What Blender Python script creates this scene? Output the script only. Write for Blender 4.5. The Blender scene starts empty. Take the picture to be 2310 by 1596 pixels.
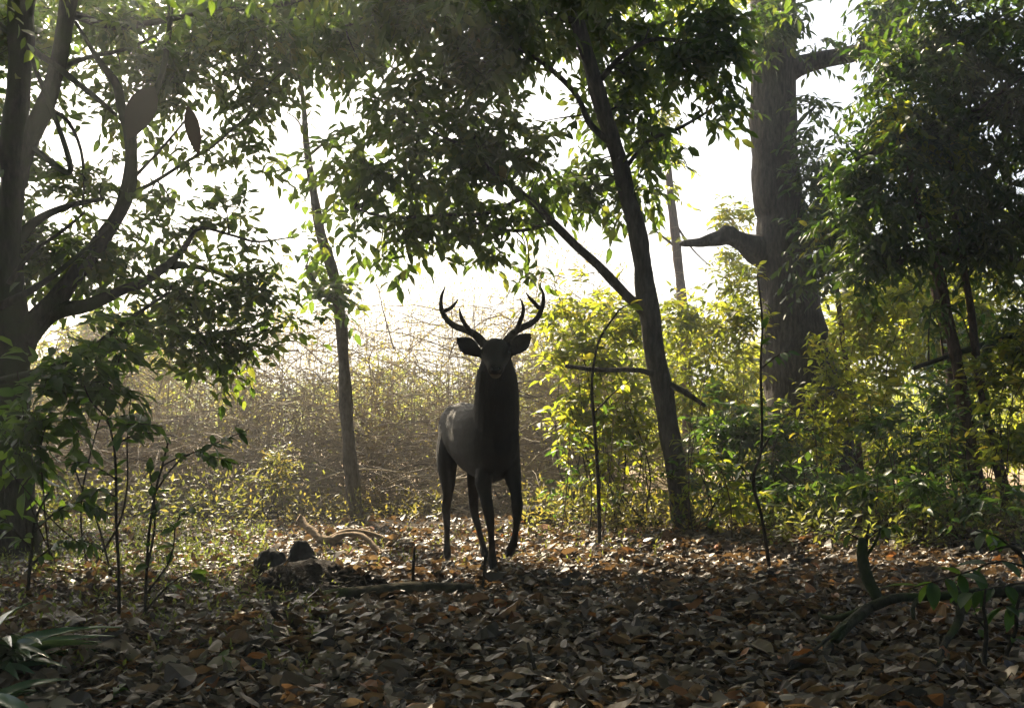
import bpy, math, random
import numpy as np

RNG = np.random.default_rng(7)
random.seed(7)
sc = bpy.context.scene
COL = sc.collection

# ------------------------------------------------------------------ camera
F, CX, HOR, H = 2367.0, 1154.5, 960.0, 1.158       # focal length, centre column and horizon row of a 2309 x 1596 frame; eye height
cam_d = bpy.data.cameras.new('camera')
cam_d.sensor_width = 36.0
cam_d.lens = 36.0 * F / 2309.0
cam_d.shift_y = (HOR - 798.0) / 2309.0
cam_d.clip_end = 3000.0
cam = bpy.data.objects.new('camera', cam_d)
cam.location = (0, 0, H)
cam.rotation_euler = (math.radians(90), 0, 0)
COL.objects.link(cam)
sc.camera = cam

# ------------------------------------------------------------------ light
SUN_EL, SUN_AZ = math.radians(40), math.radians(-22)   # azimuth from +Y, negative = towards -X
SUN = np.array([math.sin(SUN_AZ) * math.cos(SUN_EL), math.cos(SUN_AZ) * math.cos(SUN_EL), math.sin(SUN_EL)])
world = bpy.data.worlds.new('World')
sc.world = world
world.use_nodes = True
wn, wl = world.node_tree.nodes, world.node_tree.links
sky = wn.new('ShaderNodeTexSky')
sky.sky_type = 'NISHITA'
sky.sun_disc = False
sky.sun_elevation = SUN_EL
sky.sun_rotation = SUN_AZ
sky.air_density = 1.0
sky.dust_density = 4.0
sky.ozone_density = 1.0
wn['Background'].inputs['Strength'].default_value = 0.072
wl.new(sky.outputs['Color'], wn['Background'].inputs['Color'])
sun_d = bpy.data.lights.new('sun', 'SUN')
sun_d.energy = 5.0
sun_d.angle = math.radians(0.6)
sun_d.color = (1.0, 0.85, 0.62)
sun_o = bpy.data.objects.new('sun', sun_d)
from mathutils import Vector
sun_o.rotation_euler = Vector(SUN).to_track_quat('Z', 'Y').to_euler()
sun_o.location = Vector(SUN * 60)
COL.objects.link(sun_o)
sc.view_settings.view_transform = 'Standard'
sc.view_settings.look = 'None'
sc.view_settings.gamma = 1.0
sc.view_settings.use_curve_mapping = False
sc.view_settings.exposure = 1.75
HAZE_DENSITY = 0.0050

sc.render.engine = 'CYCLES'
cy = sc.cycles
cy.use_denoising = True
try:
    cy.denoiser = 'OPENIMAGEDENOISE'
except Exception:
    pass
cy.use_adaptive_sampling = True
cy.adaptive_threshold = 0.025
cy.max_bounces = 5
cy.diffuse_bounces = 2
cy.glossy_bounces = 2
cy.transmission_bounces = 3
cy.transparent_max_bounces = 8
cy.volume_bounces = 0
cy.caustics_reflective = False
cy.caustics_refractive = False

# ------------------------------------------------------------------ helpers
def at(px, py, Y):
    return np.array([(px - CX) / F * Y, Y, H + (HOR - py) / F * Y])

def nrm(v):
    return v / np.maximum(np.linalg.norm(v, axis=-1, keepdims=True), 1e-9)

def ground_z(x, y):
    x = np.asarray(x, float); y = np.asarray(y, float)
    z = 0.030 * np.sin(x * 1.3 + 0.7 * y) + 0.022 * np.sin(2.1 * y - 0.9 * x + 1.0) + 0.012 * np.sin(3.7 * x + 4.1 * y)
    z = z - 0.030 * np.sin(-0.05 * 1.3 + 0.7 * 8.27) * np.exp(-((x + .05) ** 2 + (y - 8.27) ** 2) / .3)
    z = z - 0.06 * np.exp(-((x + 0.45) ** 2 / 1.2 + (y - 9.5) ** 2 / 0.9))
    z = z + 0.10 * np.exp(-((x - 3.6) ** 2 / 3 + (y - 12.5) ** 2 / 8))
    fade = np.clip((60 - y) / 40, 0, 1) * np.clip((30 - np.abs(x)) / 15, 0, 1)
    return z * fade

class Geo:
    def __init__(self):
        self.v, self.t, self.f, self.n = [], [], [], 0
    def add(self, verts, faces, tint=0.5, mi=0):
        verts = np.asarray(verts, np.float32).reshape(-1, 3)
        faces = np.asarray(faces, np.int64)
        self.v.append(verts)
        tt = np.asarray(tint, np.float32)
        self.t.append(np.broadcast_to(tt, (len(verts),)) if tt.ndim == 0 else tt.reshape(-1))
        self.f.append((faces + self.n, mi))
        self.n += len(verts)
        return self
    def mesh(self, name, mats, smooth=True):
        me = bpy.data.meshes.new(name)
        if not self.v:
            return me
        v = np.concatenate(self.v); t = np.concatenate(self.t)
        me.vertices.add(len(v)); me.vertices.foreach_set('co', v.ravel())
        idx = np.concatenate([f.ravel() for f, _ in self.f])
        tot = np.concatenate([np.full(len(f), f.shape[1]) for f, _ in self.f])
        mi = np.concatenate([np.full(len(f), m) for f, m in self.f])
        me.loops.add(len(idx)); me.loops.foreach_set('vertex_index', idx.astype(np.int32))
        me.polygons.add(len(tot))
        me.polygons.foreach_set('loop_start', (np.cumsum(tot) - tot).astype(np.int32))
        me.polygons.foreach_set('material_index', mi.astype(np.int32))
        me.polygons.foreach_set('use_smooth', np.full(len(tot), smooth))
        a = me.attributes.new('tint', 'FLOAT', 'POINT'); a.data.foreach_set('value', t)
        for m in (mats if isinstance(mats, (list, tuple)) else [mats]):
            me.materials.append(m)
        me.update(calc_edges=True)
        return me
    def obj(self, name, mats, parent=None, smooth=True):
        return link(bpy.data.objects.new(name, self.mesh(name, mats, smooth)), parent)

def link(o, parent=None):
    COL.objects.link(o)
    if parent is not None:
        o.parent = parent
        o.matrix_parent_inverse = parent.matrix_basis.inverted()
    return o

def tag(o, label=None, cat=None, group=None, kind=None):
    if label: o['label'] = label
    if cat: o['category'] = cat
    if group: o['group'] = group
    if kind: o['kind'] = kind
    return o

def thing(name, label, cat, loc, group=None):
    o = bpy.data.objects.new(name, None)
    o.empty_display_size = 0.1
    o.location = tuple(float(c) for c in loc)
    link(o)
    return tag(o, label, cat, group)

def tubes(P, R, sides=3, cap=False):
    """P (n,k,3), R (n,k) -> verts, faces of n tapered tubes"""
    P = np.asarray(P, float); R = np.asarray(R, float)
    n, k, _ = P.shape
    T = nrm(np.gradient(P, axis=1))
    ref = np.where(np.abs(T[..., 1:2]) > 0.85, np.array([1.0, 0, 0.2]), np.array([0.1, 1.0, 0.15]))
    U = nrm(np.cross(T, ref)); V = np.cross(T, U)
    a = np.arange(sides) * 2 * math.pi / sides
    ring = P[:, :, None, :] + R[:, :, None, None] * (np.cos(a)[None, None, :, None] * U[:, :, None, :] + np.sin(a)[None, None, :, None] * V[:, :, None, :])
    verts = ring.reshape(-1, 3)
    i, j, s = np.meshgrid(np.arange(n), np.arange(k - 1), np.arange(sides), indexing='ij')
    b = (i * k + j) * sides
    s2 = (s + 1) % sides
    f = np.stack([b + s, b + s2, b + sides + s2, b + sides + s], -1).reshape(-1, 4)
    return verts, f

def resample(pts, n):
    """smooth (Catmull-Rom) resampling of a polyline of any dimension"""
    p = np.asarray(pts, float)
    q = np.vstack([2 * p[0] - p[1], p, 2 * p[-1] - p[-2]])
    seg = len(p) - 1
    out = []
    for u in np.linspace(0, seg - 1e-6, n):
        i = int(u); t = u - i
        a, b, c, d = q[i], q[i + 1], q[i + 2], q[i + 3]
        out.append(0.5 * ((2 * b) + (c - a) * t + (2 * a - 5 * b + 4 * c - d) * t * t + (3 * b - a - 3 * c + d) * t ** 3))
    return np.array(out)

def knobbly(pts, rad, sides, rough=0.08, wob=0.0, rng=RNG, caps=True, ridges=0.0):
    """one trunk or limb: tapered tube with uneven bark"""
    P = np.asarray(pts, float); R = np.asarray(rad, float)
    k = len(P)
    if wob:
        w = rng.normal(0, wob, P.shape)
        for _ in range(3): w = (w + np.vstack([w[:1], w[:-1]]) + np.vstack([w[1:], w[-1:]])) / 2.2
        P = P + w * R[:, None]
    v, f = tubes(P[None], R[None], sides)
    v = v.reshape(k, sides, 3)
    off = rng.normal(0, 1, (k, sides))
    for _ in range(2):
        up, dn_ = np.vstack([off[1:], off[-1:]]), np.vstack([off[:1], off[:-1]])
        off = (off + up + dn_ + .6 * np.roll(off, 1, 1) + .6 * np.roll(off, -1, 1)) / 2.1
    rid = np.tile(rng.normal(0, 1, sides), (k, 1))
    v = v + (v - P[:, None]) * (np.clip(off, -2, 2) * rough + rid * ridges)[..., None]
    v = v.reshape(-1, 3)
    faces = [f]
    if caps:
        v = np.vstack([v, P[0], P[-1] + (P[-1] - P[-2]) * 0.15])
        s = np.arange(sides); s2 = (s + 1) % sides
        faces.append(np.stack([s2, s, np.full(sides, k * sides)], 1))
        b = (k - 1) * sides
        faces.append(np.stack([b + s, b + s2, np.full(sides, k * sides + 1)], 1))
    return v, faces

def stem_geo(pts, rad, sides=8, rough=0.08, wob=0.0, n=None, ridges=0.0):
    pr = np.hstack([np.asarray(pts, float), np.asarray(rad, float)[:, None]])
    L = np.linalg.norm(np.diff(pr[:, :3], axis=0), axis=1).sum()
    n = n or int(np.clip(L / 0.08, 6, 90))
    q = resample(pr, n)
    v, fs = knobbly(q[:, :3], np.maximum(q[:, 3], 0.0008), sides, rough, wob, ridges=ridges)
    g = Geo()
    g.add(v, fs[0])
    for f in fs[1:]:
        g.f.append((f, 0))
    return g, q

def pxstem(pp, Y, extra_rng=None):
    """list of (px, py, width_px[, Y]) -> points, radii"""
    pts, rad = [], []
    for e in pp:
        y = e[3] if len(e) > 3 else Y
        pts.append(at(e[0], e[1], y)); rad.append(e[2] / 2 / F * y)
    return np.array(pts), np.array(rad)

# leaf outlines: x along the leaf (0..1), y across (-.5..0.5)
T8_V = np.array([[0, 0, 0], [.30, .42, 0], [.30, -.42, 0], [.66, .38, 0], [.66, -.38, 0], [1, 0, 0], [.32, 0, 0], [.68, 0, 0]])
T8_F = np.array([[0, 2, 6], [0, 6, 1], [6, 2, 4], [6, 4, 7], [1, 6, 7], [1, 7, 3], [7, 4, 5], [3, 7, 5]])
T4_V = np.array([[0, 0, 0], [.42, .46, 0], [.42, -.46, 0], [1, 0, 0], [.5, 0, 0]])
T4_F = np.array([[0, 2, 4], [0, 4, 1], [4, 2, 3], [1, 4, 3]])

def leaves(base, d, nv, L, W, tint, tpl='8', fold=0.25, curl=0.25, rng=RNG):
    TV, TF = (T8_V, T8_F) if tpl == '8' else (T4_V, T4_F)
    n = len(base)
    d = nrm(d); s = nrm(np.cross(nv, d)); u = np.cross(d, s)
    L = np.broadcast_to(L, (n,)); W = np.broadcast_to(W, (n,))
    cu = np.broadcast_to(curl, (n,)) * rng.uniform(0.3, 1.5, n); fo = np.broadcast_to(fold, (n,)) * rng.uniform(0.2, 1.6, n)
    x = TV[None, :, 0] * L[:, None]
    y = TV[None, :, 1] * W[:, None]
    z = np.abs(y) * fo[:, None] * 1.6 - cu[:, None] * L[:, None] * TV[None, :, 0] ** 2
    v = base[:, None, :] + x[..., None] * d[:, None, :] + y[..., None] * s[:, None, :] + z[..., None] * u[:, None, :]
    f = (TF[None] + (np.arange(n) * len(TV))[:, None, None]).reshape(-1, 3)
    return v.reshape(-1, 3), f, np.repeat(np.broadcast_to(tint, (n,)), len(TV))

def sprays(g, O, D, Lt, k=9, leaf=(0.10, 0.16), ratio=0.42, tint=(0, 1), droop=0.35, tpl='8', mi_leaf=0, mi_twig=1, twig_r=0.003, hang=0.35, rng=RNG, curl=0.25):
    """twigs with alternating leaves added to g"""
    n = len(O)
    if n == 0: return
    D = nrm(D); Lt = np.broadcast_to(Lt, (n,))
    s = np.linspace(0, 1, 5)
    dn = np.array([0, 0, -1.0])
    P = O[:, None] + D[:, None] * (s[None, :, None] * Lt[:, None, None]) + dn * (s ** 2)[None, :, None] * (Lt * droop)[:, None, None]
    P[:, 1:4] += rng.normal(0, 0.012, (n, 3, 3))
    tv, tf = tubes(P, np.broadcast_to(np.linspace(1.0, 0.4, 5) * twig_r, (n, 5)), 3)
    g.add(tv, tf, 0.5, mi_twig)
    sj = (np.arange(k) + 0.6) / k
    sj = np.clip(0.12 + 0.88 * sj[None] + rng.uniform(-.04, .04, (n, k)), 0, 1)
    B = O[:, None] + D[:, None] * (sj * Lt[:, None])[..., None] + dn * (sj ** 2 * (Lt * droop)[:, None])[..., None]
    lat = nrm(np.cross(D, np.array([0, 0, 1.0])) + 1e-4)
    side = np.where(np.arange(k) % 2 == 0, 1.0, -1.0)
    LD = D[:, None] * 0.55 + lat[:, None] * side[None, :, None] * 0.85 + dn * hang + rng.normal(0, 0.33, (n, k, 3))
    LD[:, -1] = D + dn * hang + rng.normal(0, 0.2, (n, 3))
    NV = np.array([0, 0, 1.0]) + rng.normal(0, 0.45, (n, k, 3))
    LL = rng.uniform(leaf[0], leaf[1], (n, k)) * np.where(np.arange(k) < 2, .8, 1)
    tt = rng.uniform(tint[0], tint[1], (n, 1)) * .5 + rng.uniform(tint[0], tint[1], (n, k)) * .5
    v, f, t = leaves(B.reshape(-1, 3), LD.reshape(-1, 3), NV.reshape(-1, 3), LL.ravel(), (LL * ratio * rng.uniform(.8, 1.2, (n, k))).ravel(), tt.ravel(), tpl, curl=curl, rng=rng)
    g.add(v, f, t, mi_leaf)

# ------------------------------------------------------------------ materials
def new_mat(name):
    m = bpy.data.materials.new(name); m.use_nodes = True
    nt = m.node_tree; nt.nodes.clear()
    return m, nt.nodes, nt.links

def ramp(nodes, stops):
    r = nodes.new('ShaderNodeValToRGB')
    e = r.color_ramp.elements
    while len(e) > 1: e.remove(e[-1])
    e[0].position, e[0].color = stops[0][0], (*stops[0][1], 1)
    for p, c in stops[1:]:
        x = e.new(p); x.color = (*c, 1)
    return r

def leaf_mat(name, stops, trans_stops, trans=0.45, rough=0.45, spec=0.4):
    m, N, L = new_mat(name)
    a = N.new('ShaderNodeAttribute'); a.attribute_name = 'tint'
    r1 = ramp(N, stops); r2 = ramp(N, trans_stops)
    L.new(a.outputs['Fac'], r1.inputs[0]); L.new(a.outputs['Fac'], r2.inputs[0])
    p = N.new('ShaderNodeBsdfPrincipled')
    p.inputs['Roughness'].default_value = rough
    p.inputs['Specular IOR Level'].default_value = spec
    L.new(r1.outputs[0], p.inputs['Base Color'])
    t = N.new('ShaderNodeBsdfTranslucent'); L.new(r2.outputs[0], t.inputs['Color'])
    mx = N.new('ShaderNodeMixShader'); mx.inputs[0].default_value = trans
    L.new(p.outputs[0], mx.inputs[1]); L.new(t.outputs[0], mx.inputs[2])
    o = N.new('ShaderNodeOutputMaterial'); L.new(mx.outputs[0], o.inputs['Surface'])
    return m

def bark_mat(name, c0, c1, c2, scale=(22, 22, 5), bump=0.6, dist=0.02, moss=None, rough=0.9):
    m, N, L = new_mat(name)
    tc = N.new('ShaderNodeTexCoord'); mp = N.new('ShaderNodeMapping'); mp.inputs['Scale'].default_value = scale
    L.new(tc.outputs['Object'], mp.inputs['Vector'])
    n1 = N.new('ShaderNodeTexNoise'); n1.inputs['Scale'].default_value = 1.0; n1.inputs['Detail'].default_value = 6; n1.inputs['Roughness'].default_value = 0.65
    L.new(mp.outputs[0], n1.inputs['Vector'])
    n2 = N.new('ShaderNodeTexNoise'); n2.inputs['Scale'].default_value = 2.3; n2.inputs['Detail'].default_value = 4
    L.new(tc.outputs['Object'], n2.inputs['Vector'])
    r = ramp(N, [(0.30, c0), (0.5, c1), (0.72, c2)]); L.new(n1.outputs['Fac'], r.inputs[0])
    col = r.outputs[0]
    if moss:
        mr = ramp(N, [(0.48, (0, 0, 0)), (0.62, (1, 1, 1))]); L.new(n2.outputs['Fac'], mr.inputs[0])
        mx = N.new('ShaderNodeMix'); mx.data_type = 'RGBA'
        L.new(mr.outputs[0], mx.inputs['Factor']); L.new(col, mx.inputs['A']); mx.inputs['B'].default_value = (*moss, 1)
        col = mx.outputs['Result']
    p = N.new('ShaderNodeBsdfPrincipled'); p.inputs['Roughness'].default_value = rough; p.inputs['Specular IOR Level'].default_value = 0.2
    L.new(col, p.inputs['Base Color'])
    b = N.new('ShaderNodeBump'); b.inputs['Strength'].default_value = bump; b.inputs['Distance'].default_value = dist
    L.new(n1.outputs['Fac'], b.inputs['Height']); L.new(b.outputs[0], p.inputs['Normal'])
    o = N.new('ShaderNodeOutputMaterial'); L.new(p.outputs[0], o.inputs['Surface'])
    return m

M = {}
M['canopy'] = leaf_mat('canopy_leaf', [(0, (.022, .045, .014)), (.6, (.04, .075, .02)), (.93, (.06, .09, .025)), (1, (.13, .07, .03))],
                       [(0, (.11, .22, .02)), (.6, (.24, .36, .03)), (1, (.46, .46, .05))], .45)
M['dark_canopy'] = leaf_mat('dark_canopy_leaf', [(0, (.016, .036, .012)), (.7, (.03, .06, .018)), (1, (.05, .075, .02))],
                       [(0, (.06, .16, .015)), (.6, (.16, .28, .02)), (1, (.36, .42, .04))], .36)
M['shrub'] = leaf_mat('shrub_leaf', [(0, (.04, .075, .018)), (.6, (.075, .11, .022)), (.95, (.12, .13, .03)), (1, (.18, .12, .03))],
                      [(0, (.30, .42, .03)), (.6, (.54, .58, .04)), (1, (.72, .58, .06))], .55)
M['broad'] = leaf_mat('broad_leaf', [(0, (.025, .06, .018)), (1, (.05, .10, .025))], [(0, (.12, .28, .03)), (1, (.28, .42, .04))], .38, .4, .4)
M['weed'] = leaf_mat('weed_leaf', [(0, (.05, .075, .02)), (.5, (.11, .12, .03)), (1, (.24, .18, .05))],
                     [(0, (.22, .3, .05)), (.5, (.45, .42, .07)), (1, (.65, .46, .10))], .45)
M['thorn'] = leaf_mat('thicket_twig', [(0, (.12, .085, .055)), (.5, (.30, .23, .15)), (1, (.50, .41, .27))],
                      [(0, (.16, .11, .06)), (1, (.5, .4, .24))], .35, .6, .4)
M['thicket_leaf'] = leaf_mat('thicket_leaf', [(0, (.10, .11, .03)), (.5, (.2, .17, .04)), (1, (.3, .24, .07))],
                      [(0, (.4, .42, .08)), (.5, (.62, .52, .09)), (1, (.72, .55, .15))], .5)
M['litter'] = leaf_mat('dead_leaf', [(0, (.022, .016, .011)), (.25, (.05, .039, .028)), (.55, (.115, .083, .053)), (.82, (.21, .16, .105)), (.93, (.33, .27, .19)), (.94, (.20, .075, .028)), (1, (.30, .11, .03))],
                      [(0, (.06, .035, .018)), (.5, (.36, .21, .085)), (.93, (.55, .36, .16)), (1, (.6, .22, .05))], .2, .48, .45)
M['strap'] = leaf_mat('strap_leaf', [(0, (.05, .10, .05)), (1, (.10, .17, .10))], [(0, (.1, .2, .05)), (1, (.2, .3, .1))], .2, .25, .8)
M['yellow'] = leaf_mat('yellow_leaf', [(0, (.34, .24, .05)), (1, (.45, .34, .09))], [(0, (.5, .36, .08)), (1, (.6, .42, .1))], .3)
M['bark'] = bark_mat('grey_bark', (.022, .018, .014), (.07, .058, .046), (.14, .12, .10), (26, 26, 6), .9, .03)
M['bark_moss'] = bark_mat('mossy_bark', (.016, .015, .011), (.045, .04, .03), (.09, .08, .06), (24, 24, 7), .8, .02, moss=(.045, .06, .018))
M['bark_pale'] = bark_mat('pale_bark', (.07, .05, .035), (.16, .12, .085), (.25, .20, .15), (30, 30, 10), .6, .012)
M['bark_red'] = bark_mat('reddish_bark', (.03, .018, .012), (.09, .055, .038), (.16, .10, .07), (30, 30, 9), .6, .012)
M['twig'] = bark_mat('twig_bark', (.018, .014, .010), (.045, .036, .026), (.09, .07, .05), (40, 40, 40), .3, .004)
M['deadwood'] = bark_mat('bleached_deadwood', (.10, .065, .04), (.27, .19, .12), (.42, .32, .22), (16, 16, 40), .6, .01)
M['log_moss'] = bark_mat('mossy_log', (.02, .018, .012), (.06, .05, .03), (.11, .09, .055), (14, 14, 14), .9, .02, moss=(.08, .09, .025))
M['stone'] = bark_mat('dark_stone', (.02, .018, .016), (.045, .04, .036), (.085, .075, .066), (9, 9, 9), .8, .02)
M['soil'] = bark_mat('dark_soil', (.008, .006, .005), (.02, .015, .011), (.045, .034, .025), (12, 12, 12), 1.0, .05)
M['clod'] = bark_mat('red_clod', (.10, .045, .02), (.22, .11, .05), (.33, .19, .09), (14, 14, 14), 1.0, .04)

# ground: forest soil that gives way to the dry open field beyond the trees
def ground_mat():
    m, N, L = new_mat('ground')
    tc = N.new('ShaderNodeTexCoord')
    n1 = N.new('ShaderNodeTexNoise'); n1.inputs['Scale'].default_value = 9; n1.inputs['Detail'].default_value = 8; n1.inputs['Roughness'].default_value = .7
    n2 = N.new('ShaderNodeTexNoise'); n2.inputs['Scale'].default_value = .35; n2.inputs['Detail'].default_value = 3
    for n in (n1, n2): L.new(tc.outputs['Object'], n.inputs['Vector'])
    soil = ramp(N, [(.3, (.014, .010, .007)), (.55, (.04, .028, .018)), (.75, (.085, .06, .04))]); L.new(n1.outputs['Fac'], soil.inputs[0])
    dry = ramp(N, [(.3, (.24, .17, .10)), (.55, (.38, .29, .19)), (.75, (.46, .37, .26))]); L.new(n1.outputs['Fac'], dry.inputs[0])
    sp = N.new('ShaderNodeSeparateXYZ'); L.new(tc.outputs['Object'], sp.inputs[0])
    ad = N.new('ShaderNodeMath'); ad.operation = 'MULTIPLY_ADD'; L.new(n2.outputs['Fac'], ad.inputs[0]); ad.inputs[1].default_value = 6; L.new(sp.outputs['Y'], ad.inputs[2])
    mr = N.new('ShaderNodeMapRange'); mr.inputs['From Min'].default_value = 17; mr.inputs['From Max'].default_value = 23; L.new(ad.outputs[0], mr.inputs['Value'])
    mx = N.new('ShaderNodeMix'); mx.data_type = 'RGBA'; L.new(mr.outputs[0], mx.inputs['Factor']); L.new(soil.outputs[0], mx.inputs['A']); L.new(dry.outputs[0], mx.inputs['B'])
    p = N.new('ShaderNodeBsdfPrincipled'); p.inputs['Roughness'].default_value = .95; p.inputs['Specular IOR Level'].default_value = .15
    L.new(mx.outputs['Result'], p.inputs['Base Color'])
    b = N.new('ShaderNodeBump'); b.inputs['Strength'].default_value = .9; b.inputs['Distance'].default_value = .05
    L.new(n1.outputs['Fac'], b.inputs['Height']); L.new(b.outputs[0], p.inputs['Normal'])
    o = N.new('ShaderNodeOutputMaterial'); L.new(p.outputs[0], o.inputs['Surface'])
    return m
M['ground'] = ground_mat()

def fur_mat():
    m, N, L = new_mat('deer_coat')
    a = N.new('ShaderNodeAttribute'); a.attribute_name = 'tint'
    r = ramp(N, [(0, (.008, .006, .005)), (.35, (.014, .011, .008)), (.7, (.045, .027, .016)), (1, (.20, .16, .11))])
    tc = N.new('ShaderNodeTexCoord'); mp = N.new('ShaderNodeMapping'); mp.inputs['Scale'].default_value = (130, 130, 35)
    L.new(tc.outputs['Object'], mp.inputs[0])
    n = N.new('ShaderNodeTexNoise'); n.inputs['Scale'].default_value = 1; n.inputs['Detail'].default_value = 3; L.new(mp.outputs[0], n.inputs['Vector'])
    ad = N.new('ShaderNodeMath'); ad.operation = 'MULTIPLY_ADD'; ad.inputs[1].default_value = .25; L.new(n.outputs['Fac'], ad.inputs[0]); L.new(a.outputs['Fac'], ad.inputs[2])
    sb = N.new('ShaderNodeMath'); sb.operation = 'SUBTRACT'; sb.inputs[1].default_value = .125; L.new(ad.outputs[0], sb.inputs[0]); L.new(sb.outputs[0], r.inputs[0])
    p = N.new('ShaderNodeBsdfPrincipled'); p.inputs['Roughness'].default_value = .75; p.inputs['Specular IOR Level'].default_value = .25
    p.inputs['Sheen Weight'].default_value = .06; p.inputs['Sheen Roughness'].default_value = .4
    L.new(r.outputs[0], p.inputs['Base Color'])
    b = N.new('ShaderNodeBump'); b.inputs['Strength'].default_value = .5; b.inputs['Distance'].default_value = .006
    L.new(n.outputs['Fac'], b.inputs['Height']); L.new(b.outputs[0], p.inputs['Normal'])
    o = N.new('ShaderNodeOutputMaterial'); L.new(p.outputs[0], o.inputs['Surface'])
    return m
M['coat'] = fur_mat()
M['antler'] = bark_mat('antler', (.03, .022, .016), (.07, .052, .038), (.13, .10, .075), (60, 60, 20), .5, .005, rough=.6)
def plain(name, c, rough=.4, spec=.5):
    m, N, L = new_mat(name)
    n = N.new('ShaderNodeTexNoise'); n.inputs['Scale'].default_value = 60
    r = ramp(N, [(.3, tuple(x * .7 for x in c)), (.7, c)]); L.new(n.outputs['Fac'], r.inputs[0])
    p = N.new('ShaderNodeBsdfPrincipled'); p.inputs['Roughness'].default_value = rough; p.inputs['Specular IOR Level'].default_value = spec
    L.new(r.outputs[0], p.inputs['Base Color'])
    o = N.new('ShaderNodeOutputMaterial'); L.new(p.outputs[0], o.inputs['Surface'])
    return m
M['eye'] = plain('eye', (.012, .008, .006), .08, .8)
M['nose'] = plain('nose', (.010, .009, .009), .3, .6)
M['hoof'] = plain('hoof', (.02, .017, .015), .5, .4)

# ------------------------------------------------------------------ ground and far setting
def build_ground():
    xs = np.concatenate([[-400, -250, -150, -90, -50, -30, -20], np.linspace(-14, 14, 190), [20, 30, 50, 90, 150, 250, 400]])
    ys = np.concatenate([[-60, -30, -15, -8, -4, -1], np.linspace(1, 24, 170), [27, 31, 36, 42, 50, 60, 75, 95, 125, 170, 230, 310, 400]])
    X, Y = np.meshgrid(xs, ys)
    Z = ground_z(X, Y) + np.where((Y > 2) & (Y < 24), RNG.normal(0, .006, X.shape), 0)
    v = np.stack([X, Y, Z], -1).reshape(-1, 3)
    nx, ny = len(xs), len(ys)
    i, j = np.meshgrid(np.arange(nx - 1), np.arange(ny - 1))
    b = (j * nx + i).ravel()
    g = Geo(); g.add(v, np.stack([b, b + 1, b + nx + 1, b + nx], 1))
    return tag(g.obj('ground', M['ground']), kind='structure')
GROUND = build_ground()

def build_hill():
    xs = np.linspace(-330, 330, 150); ys = np.linspace(120, 330, 34)
    X, Y = np.meshgrid(xs, ys)
    t = np.clip((Y - 120) / 130, 0, 1)
    Z = t ** .8 * (11 + 3.0 * np.sin(X * .021 + 1) + 2.0 * np.sin(X * .057)) + RNG.normal(0, .5, X.shape) * t - .3
    nx, ny = len(xs), len(ys)
    i, j = np.meshgrid(np.arange(nx - 1), np.arange(ny - 1)); b = (j * nx + i).ravel()
    g = Geo(); g.add(np.stack([X, Y, Z], -1).reshape(-1, 3), np.stack([b, b + 1, b + nx + 1, b + nx], 1))
    m = bark_mat('hill_scrub', (.03, .045, .015), (.07, .085, .03), (.14, .13, .06), (.4, .4, .4), .8, .4)
    tag(g.obj('hill', m), kind='structure')
build_hill()

def far_woods():
    """woods across the open field: reads as one mass"""
    rng = np.random.default_rng(31)
    g = Geo()
    n = 230
    for i in range(n):
        Y = rng.uniform(34, 80); x = rng.uniform(-.62, .62) * Y
        h = rng.uniform(2.2, 5.2) * (1.0 if x < -.1 * Y or rng.uniform() < .5 else .7)
        c = np.array([x, Y, h * .55])
        k = 200
        u = nrm(rng.normal(0, 1, (k, 3))) * rng.uniform(.3, 1, (k, 1)) ** .5
        P = c + u * np.array([h * .42, h * .42, h * .5])
        d = rng.normal(0, 1, (k, 3)); nv = rng.normal(0, 1, (k, 3))
        v, f, t = leaves(P, d, nv, rng.uniform(.25, .5, k), rng.uniform(.15, .3, k), rng.uniform(0, 1, k) * .6 + rng.uniform(0, .4), '4', rng=rng)
        g.add(v, f, t, 0)
        tv, tf = tubes(np.array([[[x, Y, -.1], [x + .1, Y, h * .3], [x, Y, h * .7]]]), np.array([[.10, .07, .03]]), 5)
        g.add(tv, tf, .5, 1)
    tag(g.obj('far_woods', [M['shrub'], M['twig']]), 'pale hazy woods beyond the open dry field', 'woods', kind='stuff')
far_woods()

def add_shade_woods():
    """unseen woods added behind and beside the clearing to block sky light"""
    rng = np.random.default_rng(66)
    g = Geo()
    for i in range(70):
        a = rng.uniform(math.radians(150), math.radians(390)); r = rng.uniform(9, 15)
        x, y = math.cos(a) * r, math.sin(a) * r - 1.5
        if y > -1 and abs(x) < 10: continue
        h = rng.uniform(3.5, 7)
        k = 330
        u = nrm(rng.normal(0, 1, (k, 3))) * rng.uniform(.2, 1, (k, 1)) ** .5
        P = np.array([x, y, h * .55]) + u * np.array([2.2, 2.2, h * .52])
        v, f, t = leaves(P, rng.normal(0, 1, (k, 3)), rng.normal(0, 1, (k, 3)), rng.uniform(.3, .5, k), rng.uniform(.15, .26, k), rng.uniform(0, 1, k), '4', rng=rng)
        g.add(v, f, t, 0)
        tv, tf = tubes(np.array([[[x, y, -.1], [x + .1, y, h * .5], [x, y, h * .9]]]), np.array([[.14, .10, .03]]), 6)
        g.add(tv, tf, .5, 1)
    tag(g.obj('unseen_shade_woods', [M['dark_canopy'], M['bark_moss']]), 'unseen woods added around the clearing to block sky light', 'woods', kind='stuff')  # out of view, put in to dim the light from behind the camera
add_shade_woods()

# ------------------------------------------------------------------ trees
def curve_to(A, B, sag, n=7, rng=RNG):
    s = np.linspace(0, 1, n)[:, None]
    mid = rng.normal(0, .06, 3) * np.linalg.norm(B - A)
    return A + (B - A) * s + np.sin(s * math.pi) * (mid + np.array([0, 0, sag]))

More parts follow.
